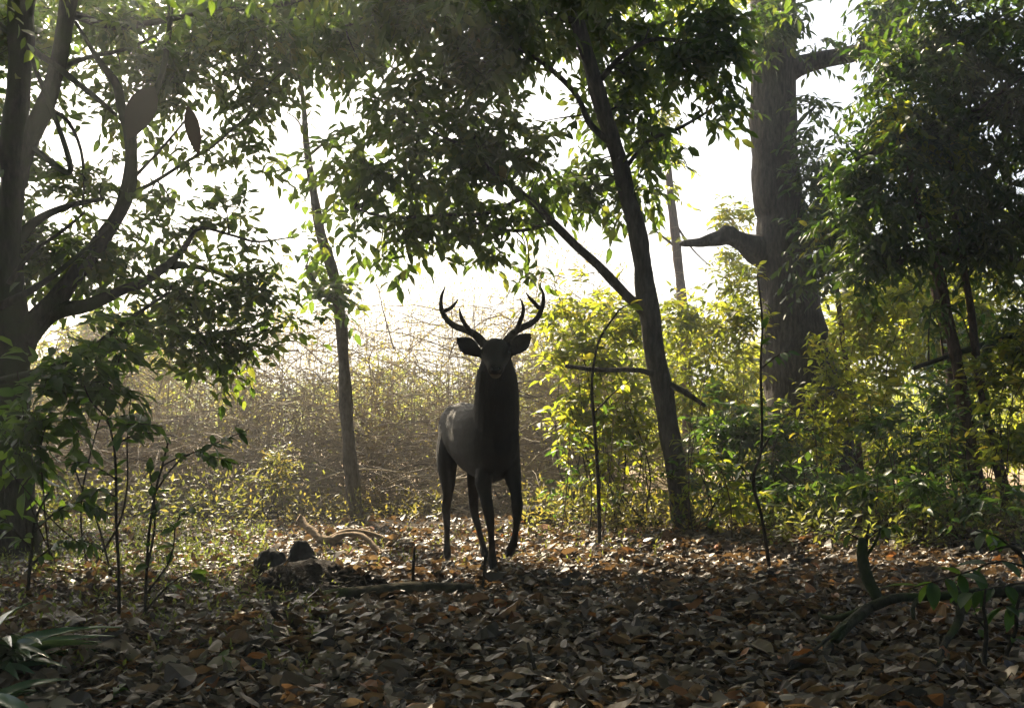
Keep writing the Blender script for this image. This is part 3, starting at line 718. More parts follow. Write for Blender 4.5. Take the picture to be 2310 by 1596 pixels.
# ------------------------------------------------------------------ bramble thicket
def thicket():
    rng = np.random.default_rng(55)
    g = Geo()
    def hgt(x, y):      # the mass rises from a low front edge
        return np.clip((y - 13.0) / 3.6, .12, 1.0) * (3.5 + .4 * np.sin(x * 1.1) + .3 * np.sin(x * 2.3 + y)) * np.clip(1.05 + x * .03, .75, 1.1)
    n = 5600
    Y = rng.uniform(13.3, 17.8, n); x = rng.uniform(-8.5, 1.6, n)
    x = np.where(Y < 14.3, np.clip(x, -6, 1.4), x)
    h = hgt(x, Y)
    # canes arch sideways, others stand nearly straight
    arch = rng.uniform(size=n) < .82
    az = rng.uniform(0, 2 * math.pi, n); L = rng.uniform(.8, 2.4, n)
    z0 = np.where(arch, rng.uniform(0, 1, n) ** .8 * .92 * h, rng.uniform(0, .3, n) * h)
    s = np.linspace(0, 1, 6)
    up = np.where(arch, rng.uniform(.1, .7, n), rng.uniform(.55, 1.0, n)) * np.minimum(L, h * .9)
    side = np.where(arch, L, L * .22)
    dr = np.where(arch, rng.uniform(.2, .9, n), .05) * L
    P = np.zeros((n, 6, 3))
    P[..., 0] = x[:, None] + np.cos(az)[:, None] * side[:, None] * s
    P[..., 1] = Y[:, None] + np.sin(az)[:, None] * side[:, None] * s * .6
    P[..., 2] = z0[:, None] + up[:, None] * s * 1.3 - dr[:, None] * s ** 2
    P += rng.normal(0, .02, P.shape)
    P[..., 2] = np.maximum(P[..., 2], .01)
    R = (rng.gamma(2.0, .0018, n) + .0022)[:, None] * np.linspace(1, .45, 6)
    v, f = tubes(P, R, 3)
    g.add(v, f, np.repeat(rng.uniform(0, 1, n), 18), 0)
    # taller wands
    n = 330
    x = rng.uniform(-6.5, 1.7, n); Y = rng.uniform(15, 20.5, n); hh = rng.uniform(2.2, 4.7, n)
    s = np.linspace(0, 1, 6); az = rng.uniform(0, 6.28, n); sw = rng.normal(0, .8, n)
    P = np.stack([x[:, None] + np.cos(az)[:, None] * sw[:, None] * s ** 2, Y[:, None] + np.sin(az)[:, None] * sw[:, None] * s ** 2, hh[:, None] * s * np.ones((n, 6))], -1) + rng.normal(0, .015, (n, 6, 3))
    v, f = tubes(P, np.full((n, 1), .007) * np.linspace(1, .35, 6), 3); g.add(v, f, np.repeat(rng.uniform(.2, .9, n), 18), 0)
    wand = P[:, 3:].reshape(-1, 3)
    # long arching canes, thick enough to follow by eye
    n = 420
    x = rng.uniform(-7, 1.2, n); Y = rng.uniform(13.4, 17, n); az = rng.uniform(-.5, .5, n) + np.where(rng.uniform(size=n) < .5, 0, math.pi)
    L = rng.uniform(1.2, 3.2, n); top = rng.uniform(.4, 1.0, n) * (.6 + .55 * (Y - 13.4))
    s = np.linspace(0, 1, 10)
    P = np.stack([x[:, None] + np.cos(az)[:, None] * L[:, None] * s, Y[:, None] + np.sin(az)[:, None] * L[:, None] * s * .4, top[:, None] * (1 - (2 * s - 1.0) ** 2 * .9) * np.ones((n, 10)) + .02], -1) + rng.normal(0, .012, (n, 10, 3))
    v, f = tubes(P, rng.uniform(.005, .011, (n, 1)) * np.linspace(1.1, .5, 10), 4); g.add(v, f, np.repeat(rng.uniform(.5, 1, n), 40), 0)
    # sparse small yellow leaves
    n = 15000
    Y = rng.uniform(13.6, 20.5, n); x = rng.uniform(-8.5, 1.6, n)
    cl = rng.uniform(size=n) < (.35 + .65 * (np.sin(x * 3.1 + Y) * np.sin(Y * 4.3 - x) > .2))
    z = rng.uniform(0, 1, n) ** .7 * hgt(x, Y) * 1.1
    Pn = np.stack([x, Y, z], 1)[cl]
    Pw = wand[rng.integers(0, len(wand), 7000)] + rng.normal(0, .05, (7000, 3))
    Pn = np.vstack([Pn, Pw]); n = len(Pn)
    v, f, t = leaves(Pn, rng.normal(0, 1, (n, 3)) + np.array([0, 0, -.3]), rng.normal(0, 1, (n, 3)), rng.uniform(.03, .075, n), rng.uniform(.014, .034, n), rng.uniform(0, 1, n), '4', rng=rng)
    g.add(v, f, t, 1)
    tag(g.obj('bramble_thicket', [M['thorn'], M['thicket_leaf']]), 'tangled brown bramble thicket of arching bare canes with small yellow leaves', 'thicket', kind='stuff')
thicket()

# ------------------------------------------------------------------ low herbs and weeds
def ground_cover():
    rng = np.random.default_rng(91)
    g = Geo()
    def patch(n, x0, x1, y0, y1, hmin, hmax, leaf, k, tint):
        Y = y0 + (y1 - y0) * rng.uniform(size=n) ** .8
        px = rng.uniform(x0, x1, n); x = (px - CX) / F * Y
        O = np.stack([x, Y, ground_z(x, Y) - .01], 1)
        D = nrm(rng.normal(0, .28, (n, 3)) * np.array([1, 1, 0]) + np.array([0, 0, 1]))
        sprays(g, O, D, rng.uniform(hmin, hmax, n), k, leaf, .4, tint, .1, '4', twig_r=.002, hang=.0, rng=rng)
    patch(1100, -60, 600, 7.2, 12.0, .05, .2, (.03, .06), 6, (0, .25))
    patch(230, -60, 560, 10.5, 13.5, .35, .9, (.05, .10), 8, (0, .7))
    patch(230, 560, 1010, 12.0, 13.8, .12, .55, (.04, .08), 7, (.2, 1))
    patch(520, 1180, 1750, 10.8, 13.5, .15, .6, (.05, .09), 7, (.1, .9))
    patch(500, 1700, 2340, 9.4, 13.0, .15, .55, (.06, .11), 7, (0, .5))
    patch(260, 560, 1500, 8.4, 11.5, .04, .14, (.03, .06), 5, (0, .6))
    patch(420, -60, 760, 4.6, 7.5, .04, .15, (.025, .055), 5, (0, .3))
    tag(g.obj('low_weeds', [M['weed'], M['twig']]), 'low green and yellow weeds covering the ground along the thicket edge', 'weeds', kind='stuff')
ground_cover()

# ------------------------------------------------------------------ leaf litter
def litter_mesh(rng, tint, size=1.0):
    """one curled dead leaf, about 40 triangles"""
    n = 6
    s = np.linspace(0, 1, n)
    w = np.sin(np.pi * np.clip(s * .96 + .02, 0, 1)) ** .75 * (.28 + .08 * rng.uniform()) * (1 + .25 * (.5 - s))
    curl = rng.uniform(-.35, .35); roll = rng.uniform(-.9, .9)
    wav = rng.normal(0, .03, (n, 3))
    P = []
    for i in range(n):
        zc = curl * (s[i] - .5) ** 2 * 2
        for k, u in enumerate((-1, 0, 1)):
            P.append([s[i] - .5, u * w[i] * math.cos(roll * .6), zc + (abs(u) * w[i] * math.sin(roll) * .9) + wav[i, k]])
    P = np.array(P) * size
    P[:, 2] -= P[:, 2].min()
    f = []
    for i in range(n - 1):
        for k in (0, 1):
            a = i * 3 + k; f.append([a, a + 3, a + 4, a + 1])
    # stalk
    tv, tf = tubes(np.array([[[-.5, 0, 0.0], [-.6, .01, .01], [-.68, .03, .03]]]) * size, np.full((1, 3), .008 * size), 3)
    tv[:, 2] += P[1, 2]
    g = Geo(); g.add(P, f, tint); g.add(tv, tf, tint * .6)
    return g

def litter():
    rng = np.random.default_rng(123)
    tints = [.15, .25, .33, .42, .5, .58, .66, .74, .8, .86, .91, .98, .36, .62, .7, .54, .45, .3]
    meshes = [litter_mesh(rng, t).mesh('fallen_leaf', M['litter']) for t in tints for _ in range(2)]
    cnt = 0
    while cnt < 300:
        Y = 4.15 + 2.6 * rng.uniform() ** 1.2; px = rng.uniform(-20, 2330)
        x = (px - CX) / F * Y
        o = bpy.data.objects.new('fallen_leaf', meshes[int(rng.integers(len(meshes)))])
        sz = rng.uniform(.08, .16) * (1 if rng.uniform() < .9 else 1.35)
        o.scale = (sz, sz * rng.uniform(.8, 1.2), sz)
        o.location = (x, Y, float(ground_z(x, Y)) + rng.uniform(.012, .04))
        o.rotation_euler = (rng.normal(0, .35), rng.normal(0, .35), rng.uniform(0, 6.28))
        link(o, GROUND); cnt += 1
    g = Geo()
    lib = [litter_mesh(rng, .5) for _ in range(30)]
    lv = [np.concatenate(m.v) for m in lib]; lf = [m.f[0][0] for m in lib]
    nv_ = len(lib[0].v[0])
    # near and middle litter: curled leaves; far litter: simpler ones
    for (y0, y1, n, tpl, l0, l1) in ((3.9, 7.0, 13000, 'c', .05, .125), (7.0, 11.5, 20000, 'c', .045, .115), (11.5, 18.0, 14000, '4', .05, .12)):
        Y = np.sqrt(rng.uniform(y0 ** 2, y1 ** 2, n)); x = rng.uniform(-.58, .58, n) * Y
        keep = rng.uniform(size=n) < np.where((x < -.22 * Y) & (Y > 6.5), .6, 1.0)   # thinner among the green herbs
        x, Y = x[keep], Y[keep]; n = len(x)
        P = np.stack([x, Y, ground_z(x, Y) + rng.uniform(.0, .05, n)], 1)
        a = rng.uniform(0, 6.28, n)
        d = np.stack([np.cos(a), np.sin(a), rng.normal(.05, .32, n)], 1)
        nv = np.array([0, 0, 1.0]) + rng.normal(0, .42, (n, 3))
        flip = np.where(rng.uniform(size=n) < .35, -1.0, 1.0)
        L = np.clip(rng.lognormal(math.log((l0 + l1) * .42), .38, n), .025, .19)
        t = np.clip(rng.beta(1.15, 1.5, n) * .93, 0, .93); t = np.where(rng.uniform(size=n) < .03, rng.uniform(.95, 1, n), t)
        if tpl == '4':
            v, f, t = leaves(P, d, nv * flip[:, None], L, L * rng.uniform(.35, .65, n), t, tpl, fold=.5, curl=rng.uniform(-.3, .45, n), rng=rng)
            g.add(v, f, t)
        else:
            which = rng.integers(0, 30, n)
            d = nrm(d); sd = nrm(np.cross(nv * flip[:, None], d)); u = np.cross(d, sd)
            for w in range(30):
                m = which == w
                T = lv[w][:nv_]
                V = P[m][:, None] + L[m][:, None, None] * (T[None, :, 0:1] * d[m][:, None] + T[None, :, 1:2] * (rng.uniform(.75, 1.25, m.sum())[:, None, None]) * sd[m][:, None] + T[None, :, 2:3] * u[m][:, None])
                fc = (lf[w][None] + (np.arange(m.sum()) * nv_)[:, None, None]).reshape(-1, 4)
                g.add(V.reshape(-1, 3), fc, np.repeat(t[m], nv_))
    o = g.obj('leaf_litter', M['litter'], GROUND, smooth=False); o['kind'] = 'stuff'
    # fine twigs in the litter
    n = 700
    Y = np.sqrt(rng.uniform(4 ** 2, 11 ** 2, n)); x = rng.uniform(-.55, .55, n) * Y; a = rng.uniform(0, 6.28, n); L = rng.uniform(.08, .4, n)
    s = np.linspace(-.5, .5, 4)
    P = np.stack([x[:, None] + np.cos(a)[:, None] * L[:, None] * s, Y[:, None] + np.sin(a)[:, None] * L[:, None] * s, (ground_z(x, Y) + .03)[:, None] + rng.normal(0, .012, (n, 4))], -1) + rng.normal(0, .006, (n, 4, 3))
    v, f = tubes(P, np.full((n, 4), .003) * rng.uniform(.6, 1.8, (n, 1)), 3)
    g = Geo(); g.add(v, f); o = g.obj('fine_twigs', M['twig'], GROUND); o['kind'] = 'stuff'
litter()

# ------------------------------------------------------------------ deadwood, stones, earth
def branch_thing(name, label, cat, stems, Y, mat, sides=9, rough=.10, parts=None, ground_pt=None):
    P0, _ = pxstem(stems[0], Y)
    c = P0.mean(0); c[2] = float(ground_z(c[0], c[1]))
    root = thing(name, label, cat, c)
    for i, s in enumerate(stems):
        P, R = pxstem(s, Y)
        g, q = stem_geo(P, R, sides, rough, .05)
        g.obj((parts or {}).get(i, 'branch'), M[mat], root)
    return root

branch_thing('fallen_branch', 'bleached crooked fallen branch with a raised broken end lying in the sunlit litter', 'branch', [
    [(671, 1170, 21, 10.7), (680, 1175, 19, 10.7), (690, 1186, 15, 10.6), (704, 1196, 18, 10.5), (716, 1210, 21, 10.45), (733, 1222, 26, 10.35), (752, 1220, 20, 10.35), (766, 1209, 16, 10.4), (790, 1205, 14, 10.4), (815, 1208, 15, 10.3), (836, 1222, 11, 10.2), (848, 1238, 12, 10.1), (868, 1252, 6, 10.0)],
    [(738, 1220, 18, 10.35), (765, 1202, 13, 10.5), (800, 1197, 12, 10.6), (850, 1207, 10, 10.6), (885, 1222, 11, 10.5), (930, 1226, 8, 10.4), (985, 1230, 6, 10.3), (1030, 1224, 3, 10.3)],
    [(868, 1230, 8, 10.45), (888, 1222, 6, 10.45), (902, 1204, 3, 10.45)],
    [(716, 1208, 9, 10.45), (722, 1196, 7, 10.45), (720, 1186, 3, 10.45)]], 10.4, 'deadwood', sides=7, rough=.17, parts={1: 'side_branch', 2: 'twig', 3: 'twig'})

branch_thing('fallen_log', 'dark mossy log lying flat in the shade in front of the stag', 'log', [
    [(670, 1356, 30, 7.1), (760, 1345, 32, 7.15), (850, 1336, 34, 7.2), (940, 1328, 31, 7.3), (1010, 1324, 27, 7.35), (1068, 1322, 16, 7.4)]], 7.2, 'log_moss', 11, .09, {0: 'log'})
branch_thing('root_branch', 'short dark log end poking out of the earth mound', 'log', [
    [(560, 1388, 18, 6.7), (610, 1378, 24, 6.75), (670, 1372, 22, 6.8), (730, 1372, 14, 6.85)]], 6.8, 'log_moss', 10, .1, {0: 'log'})
branch_thing('thin_log', 'thin dark broken stick lying towards the sapling stems', 'branch', [
    [(420, 1352, 10, 7.2), (470, 1362, 13, 7.15), (530, 1362, 14, 7.1), (585, 1356, 11, 7.1), (640, 1368, 6, 7.0)], [(430, 1338, 7, 7.3), (500, 1355, 9, 7.15)]], 7.1, 'bark_moss', 8)
branch_thing('moss_log', 'short mossy log glowing yellow between the shrub stems', 'log', [
    [(1388, 1188, 20, 12.0), (1420, 1180, 26, 12.0), (1455, 1177, 26, 12.0), (1492, 1182, 20, 12.0)]], 12.0, 'log_moss', 10, .12, {0: 'log'})
branch_thing('rotten_log', 'dark rotten log half sunk in litter past the leaning trunk base', 'log', [
    [(1478, 1248, 22, 9.5), (1510, 1244, 30, 9.5), (1550, 1246, 28, 9.4), (1580, 1256, 16, 9.3)]], 9.4, 'log_moss', 10, .12, {0: 'log'})
branch_thing('upright_stick', 'thin broken stick standing upright in the litter beside the stag hind leg', 'stick', [[(931, 1326, 9, 7.5), (932, 1290, 8, 7.5), (934, 1250, 7, 7.5), (935, 1232, 5, 7.5)]], 7.5, 'twig', 6)
branch_thing('leaning_stick', 'short dark stick leaning out of the leaf litter below the stag', 'stick', [[(1210, 1522, 9, 4.9), (1203, 1495, 8, 4.9), (1195, 1470, 7, 4.92), (1190, 1448, 5, 4.95)], [(1197, 1475, 5, 4.92), (1165, 1500, 4, 5.0), (1140, 1520, 3, 5.05)]], 4.9, 'twig', 6)
branch_thing('foot_stick', 'thin stick standing upright just before the stag front hoof', 'stick', [[(1088, 1326, 7, 7.5), (1092, 1290, 6, 7.5), (1094, 1245, 5, 7.5)]], 7.5, 'twig', 6)

branch_thing('twisted_branch', 'dark twisted fallen branch with curling arms below the leafy corner plant', 'branch', [
    [(1846, 1382, 9, 5.9), (1862, 1392, 13, 5.85), (1890, 1393, 14, 5.8), (1925, 1384, 17, 5.75), (1960, 1370, 22, 5.7), (2000, 1352, 22, 5.7), (2045, 1344, 18, 5.7), (2100, 1346, 19, 5.7), (2160, 1340, 24, 5.7), (2230, 1334, 28, 5.7), (2330, 1330, 30, 5.7)],
    [(1960, 1372, 24, 5.7), (1925, 1400, 24, 5.6), (1890, 1432, 30, 5.5), (1868, 1462, 26, 5.35), (1862, 1490, 14, 5.2)],
    [(1925, 1395, 12, 5.65), (1880, 1428, 11, 5.4), (1830, 1468, 10, 5.2), (1790, 1492, 7, 5.1)],
    [(1985, 1362, 30, 5.75), (1968, 1325, 30, 5.8), (1950, 1290, 26, 5.85), (1942, 1250, 24, 5.9), (1942, 1215, 20, 5.9)],
    [(2150, 1345, 18, 5.7), (2166, 1370, 17, 5.6), (2158, 1410, 17, 5.5), (2130, 1450, 16, 5.3), (2112, 1500, 12, 5.1)],
    [(2070, 1346, 12, 5.7), (2058, 1370, 11, 5.6), (2060, 1395, 8, 5.55)],
    [(1948, 1262, 9, 5.9), (1975, 1220, 6, 5.9), (1985, 1190, 4, 5.9)]], 5.7, 'bark_moss', 10, .10)
branch_thing('corner_stick', 'thin brown stick lying across the litter near the twisted branch', 'stick', [[(1540, 1470 + 60, 7, 4.9), (1640, 1538, 8, 4.8), (1740, 1530, 7, 4.8), (1860, 1528, 5, 4.8)]], 4.8, 'twig', 6)

def lump(name, label, cat, px, py, w, h, Y, mat, seed, rough=.18, depth=1.0, sub=3, grit=.012):
    import bmesh
    rng = np.random.default_rng(seed)
    bm = bmesh.new(); bmesh.ops.create_icosphere(bm, subdivisions=sub, radius=1)
    c = at(px, py, Y); R = np.array([w / 2 / F * Y, w / 2 / F * Y * depth, h / 2 / F * Y])
    fr = rng.normal(0, 1, (6, 3)) * 1.8; ph = rng.uniform(0, 6.28, 6)
    fr2 = rng.normal(0, 1, (6, 3)) * 5; ph2 = rng.uniform(0, 6.28, 6)
    for v in bm.verts:
        p = np.array(v.co)
        k = 1 + rough * (np.sin(fr @ p + ph).sum() / 3 + .35 * np.sin(fr2 @ p + ph2).sum() / 3) + rng.normal(0, grit)
        v.co = tuple(p * R * k)
    for f in bm.faces: f.smooth = True
    me = bpy.data.meshes.new(name); bm.to_mesh(me); bm.free(); me.materials.append(M[mat])
    o = bpy.data.objects.new(name, me); o.location = tuple(c); link(o)
    return tag(o, label, cat) if label else o

def boulder(label, px, py, w, h, Y, mat, seed, name='stone', cat='stone', **kw):
    return lump(name, label, cat, px, py, w, h, Y, mat, seed, **kw)
boulder('dark rounded stone with a bulging top at the outer end of the earth mound', 606, 1282, 74, 80, 8.0, 'stone', 1, rough=.3, sub=4)
boulder('dark peaked stone wedged behind the earth mound', 681, 1268, 66, 80, 8.1, 'stone', 2, rough=.3, sub=4)
boulder('grey brown rock under the shrub just behind the lifted hoof', 1206, 1170, 66, 60, 12.0, 'stone', 3)
boulder('rusty orange clod of earth lit by the sun beside the grey rock', 1228, 1204, 46, 36, 11.4, 'clod', 4, 'earth_clod', 'clod', rough=.3)
boulder('small rusty earth clod in front of the mossy log', 1405, 1200, 34, 20, 11.3, 'clod', 5, 'earth_clod', 'clod', rough=.3)
# earth mound with roots
mo = thing('earth_mound', 'dark mound of earth and roots between the two stones and the mossy log', 'mound', at(720, 1345, 7.6))
e = lump('earth', None, None, 735, 1338, 240, 112, 7.6, 'soil', 9, .3, .7, 5, grit=.05); e.parent = mo; e.matrix_parent_inverse = mo.matrix_basis.inverted()
e = lump('earth', None, None, 655, 1358, 150, 70, 7.4, 'soil', 10, .3, .7, 5, grit=.05); e.parent = mo; e.matrix_parent_inverse = mo.matrix_basis.inverted()
_r = np.random.default_rng(17)
for i in range(16):
    x0, y0 = _r.uniform(620, 830), _r.uniform(1290, 1350)
    pts = [(x0, y0, 6, 7.35)]
    for j in range(4):
        pts.append((pts[-1][0] + _r.uniform(-35, 35), pts[-1][1] + _r.uniform(-8, 22), 6 - j, 7.3 - .04 * j))
    P, R = pxstem(pts, 7.4); g, _ = stem_geo(P, R, 5, .1); g.obj('root', M['twig'], mo)
# litter heaped on the mound
g = Geo(); n = 200
px_, py_ = _r.uniform(600, 860, n), _r.uniform(1275, 1370, n)
Pm = np.array([at(a, b, 7.35 + .25 * (1360 - b) / 90) for a, b in zip(px_, py_)])
v, f, t = leaves(Pm, _r.normal(0, 1, (n, 3)) * [1, 1, .4], np.array([0, -.4, 1.0]) + _r.normal(0, .4, (n, 3)), _r.uniform(.05, .1, n), _r.uniform(.02, .05, n), _r.uniform(.1, .5, n), '8', .5)
g.add(v, f, t); o = g.obj('leaf_cover', M['litter'], mo, smooth=False); o['kind'] = 'stuff'

# ------------------------------------------------------------------ near plants whose leaves can be told apart
LEAFCACHE = {}
def leaf_shape(kind, mat, tint, rng, ratio=.42, n=7, curl=.25, fold=.25):
    s = np.linspace(0, 1, n)
    if kind == 'strap': w = np.minimum(1, s * 6 + .25) * np.clip((1 - s) * 2.2, 0, 1) ** .7 * ratio / 2
    else: w = np.sin(np.pi * s ** .85) ** .8 * ratio / 2
    w[0] = .012; w[-1] = .003
    P, f = [], []
    for i in range(n):
        zc = -curl * s[i] ** 2
        for u in (-1, 0, 1):
            P.append([s[i], u * w[i], zc + abs(u) * w[i] * fold + rng.normal(0, .006)])
    for i in range(n - 1):
        for k in (0, 1):
            a = i * 3 + k; f.append([a, a + 3, a + 4, a + 1])
    g = Geo(); g.add(np.array(P), f, tint)
    return g.mesh('leaf', M[mat])

def put_leaf(me, root, p, d, roll, size, rng):
    o = bpy.data.objects.new('leaf', me)
    d = Vector(tuple(nrm(np.asarray(d, float))))
    q = d.to_track_quat('X', 'Z')
    from mathutils import Quaternion
    o.rotation_mode = 'QUATERNION'
    o.rotation_quaternion = q @ Quaternion((1, 0, 0), roll)
    o.location = tuple(float(c) for c in p); o.scale = (size,) * 3
    link(o, root)

def leafy_plant(name, label, stems, Y, leafmat, size, nleaf, seed, cat='sapling', kind='oval', ratio=.42, group=None, stem_mat='twig', tipbias=.4, hang=.35, curl=.25):
    rng = np.random.default_rng(seed)
    P0, _ = pxstem(stems[0], Y)
    b = P0[0].copy(); b[2] = float(ground_z(b[0], b[1]))
    root = thing(name, label, cat, b, group)
    vs = [leaf_shape(kind, leafmat, t, rng, ratio, curl=curl) for t in (.1, .35, .6, .85)]
    qs = []
    for i, s in enumerate(stems):
        P, R = pxstem(s, Y)
        if i == 0: P[0][2] = float(ground_z(P[0][0], P[0][1])) - .04
        g, q = stem_geo(P, R, 6, .05); g.obj('stem', M[stem_mat], root); qs.append(q)
    w = np.array([0.15 if i == 0 else 1.0 for i in range(len(qs))]) if len(qs) > 1 else np.ones(1)
    w = w * np.array([np.linalg.norm(q[-1, :3] - q[0, :3]) for q in qs]); w /= w.sum()
    for j in range(nleaf):
        i = int(rng.choice(len(qs), p=w)); q = qs[i]
        t = tipbias + (1 - tipbias) * rng.uniform() ** .8
        idx = int(t * (len(q) - 1)); p = q[idx, :3]
        d0 = nrm(q[min(idx + 1, len(q) - 1), :3] - q[max(idx - 1, 0), :3])
        lat = nrm(np.cross(d0, [0, 0, 1.0]) + 1e-3) * (1 if j % 2 else -1)
        d = d0 * .5 + lat * rng.uniform(.4, 1) + np.array([0, 0, -hang]) + rng.normal(0, .3, 3)
        put_leaf(vs[int(rng.integers(4))], root, p, d, rng.normal(0, .4), rng.uniform(*size), rng)
    return root

leafy_plant('sapling', 'slim leafy sapling with a crooked stem rising before the hazy thicket', [
    [(268, 1400, 9), (268, 1290, 8), (262, 1180, 7), (262, 1080, 7), (256, 1000, 6), (240, 945, 5), (205, 905, 4), (190, 870, 3)],
    [(258, 1010, 5), (290, 985, 4, 6.1), (340, 975, 3, 6.1), (400, 985, 2, 6.1)],
    [(256, 1000, 5), (278, 960, 4, 6.0), (320, 955, 3, 5.9), (365, 962, 2, 5.9)],
    [(262, 1080, 5), (230, 1060, 4), (190, 1040, 3), (150, 1050, 2)],
    [(240, 945, 4), (262, 940, 3), (300, 935, 2), (340, 950, 2)],
    [(262, 1120, 4), (225, 1105, 3), (180, 1110, 2)]], 6.1, 'broad', (.075, .13), 105, 200, hang=.15, tipbias=.2)
leafy_plant('sapling', 'many-stemmed sapling with a spray of oval leaves above the litter', [
    [(325, 1425, 8), (330, 1300, 7), (336, 1200, 7), (350, 1110, 6), (366, 1050, 5), (378, 1000, 4)],
    [(350, 1110, 4), (400, 1040, 4, 5.9), (460, 1010, 3, 5.9), (520, 985, 2, 5.9), (560, 968, 2, 5.9)],
    [(366, 1050, 4), (430, 1020, 3, 6.1), (480, 1030, 2, 6.1), (530, 1045, 2, 6.1)],
    [(330, 1290, 6), (350, 1180, 5), (342, 1100, 4), (335, 1040, 3)],
    [(328, 1340, 5, 6), (385, 1260, 4, 6), (400, 1170, 3, 6.1), (450, 1135, 2, 6.1)],
    [(326, 1380, 5, 6), (390, 1310, 4, 6.1), (460, 1285, 2, 6.2)]], 6.0, 'broad', (.065, .12), 110, 201, hang=.15, tipbias=.2)
leafy_plant('sapling', 'low drooping sapling with dull leaves behind the strap leaved plant', [
    [(60, 1330, 9), (70, 1250, 8), (80, 1170, 6), (110, 1110, 4)],
    [(75, 1200, 6), (130, 1150, 4), (190, 1130, 3), (250, 1160, 2)],
    [(70, 1240, 6), (20, 1180, 4), (-20, 1140, 3)],
    [(65, 1280, 6), (120, 1230, 4), (180, 1215, 3), (230, 1240, 2)]], 7.0, 'broad', (.08, .14), 85, 202, tipbias=.2)
leafy_plant('tall_sapling', 'thin dark sapling stem rising past the thick trunk with few leaves', [
    [(1738, 1296, 9), (1728, 1230, 8), (1716, 1160, 7), (1700, 1100, 8), (1702, 1060, 7), (1716, 1020, 6), (1718, 930, 6), (1715, 830, 5), (1719, 730, 5), (1713, 660, 4), (1708, 620, 2)],
    [(1716, 1020, 5), (1740, 980, 4), (1765, 960, 3)], [(1700, 1090, 4), (1670, 1050, 3), (1650, 1040, 2)], [(1717, 830, 4), (1755, 800, 3), (1790, 790, 2)]], 8.2, 'broad', (.08, .14), 26, 203, tipbias=.3)
leafy_plant('thin_sapling', 'slim straight sapling stem between the stag and the leaning trunk', [
    [(1352, 1235, 9), (1350, 1130, 9), (1345, 1020, 8), (1338, 930, 7), (1335, 860, 6), (1350, 770, 5), (1395, 700, 4)],
    [(1345, 1010, 4), (1300, 960, 3), (1270, 930, 2)], [(1340, 930, 4), (1390, 880, 3), (1420, 860, 2)], [(1395, 700, 4), (1410, 690, 3), (1430, 685, 2)]], 9.9, 'shrub', (.09, .15), 34, 204, tipbias=.3)
leafy_plant('corner_plant', 'glossy leafy plant arching out of the corner above the twisted branch', [
    [(2340, 1420, 10), (2330, 1330, 9), (2310, 1260, 8), (2280, 1230, 6), (2230, 1245, 4)],
    [(2320, 1280, 6), (2250, 1265, 5, 5.2), (2180, 1290, 4, 5.1), (2110, 1310, 3, 5.0), (2040, 1330, 2, 5.0)],
    [(2325, 1310, 6), (2270, 1320, 5, 5.1), (2210, 1330, 3, 5.0), (2160, 1340, 2, 5.0)],
    [(2310, 1260, 5), (2250, 1210, 4, 5.4), (2200, 1195, 3, 5.4)],
    [(2330, 1350, 5), (2290, 1360, 4, 5.1), (2250, 1370, 2, 5.0)]], 5.3, 'broad', (.09, .16), 46, 205, cat='plant', tipbias=.25)
leafy_plant('bare_sapling', 'bare wavy dark sapling stem standing in the litter under the corner plant', [
    [(2222, 1530, 12), (2220, 1470, 11), (2226, 1420, 10), (2218, 1380, 8), (2222, 1330, 6)], [(2226, 1420, 6), (2205, 1395, 4), (2196, 1370, 2)]], 4.9, 'broad', (.06, .1), 5, 206)
leafy_plant('bare_sapling', 'second bare stem with a kink beside the bare wavy stem', [
    [(2270, 1500, 11), (2272, 1460, 10), (2292, 1425, 10), (2290, 1390, 8), (2300, 1340, 6)]], 5.0, 'broad', (.06, .1), 4, 207)
leafy_plant('seedling', 'tiny seedling with few dark leaves alone in the near litter', [[(480, 1545, 6), (490, 1500, 5), (500, 1480, 3)]], 4.75, 'broad', (.07, .11), 7, 208, cat='seedling', tipbias=.5)
leafy_plant('seedling', 'small dark seedling at the edge of the strap leaved plant', [[(262, 1590, 6), (262, 1560, 5), (268, 1545, 3)]], 4.4, 'broad', (.06, .09), 6, 209, cat='seedling', tipbias=.5)
leafy_plant('shade_seedling', 'broad leaved seedling in shade before the thick trunk and low shrub', [[(1950, 1265, 8), (1955, 1215, 7), (1960, 1180, 5)], [(1955, 1215, 5), (1990, 1190, 3), (2030, 1185, 2)], [(1952, 1225, 5), (1910, 1200, 3), (1890, 1195, 2)]], 8.2, 'broad', (.09, .15), 18, 210, tipbias=.5)

def strap_plant(name, label, px, Y, n, seed, size, azr, lift=(.35, 1.1)):
    rng = np.random.default_rng(seed)
    x = (px - CX) / F * Y; b = np.array([x, Y, float(ground_z(x, Y))])
    root = thing(name, label, 'plant', b)
    vs = [leaf_shape('strap', 'strap', t, rng, .17, 9, .55, .5) for t in (.1, .4, .7, 1)]
    for j in range(n):
        a = rng.uniform(*azr)
        d = np.array([math.cos(a), math.sin(a) * .8, rng.uniform(*lift)])
        put_leaf(vs[j % 4], root, b + np.array([0, 0, rng.uniform(0, .12)]) + rng.normal(0, .02, 3), d, rng.normal(0, .4), rng.uniform(*size), rng)
strap_plant('strap_leaf_plant', 'clump of long glossy strap leaves arching in from the shady corner', -20, 4.75, 22, 301, (.30, .50), (-1.9, 1.9))
strap_plant('strap_leaf_plant', 'smaller strap leaved clump low at the frame corner below the larger clump', -30, 4.25, 9, 302, (.22, .36), (-1.6, 1.2), (.2, .7))

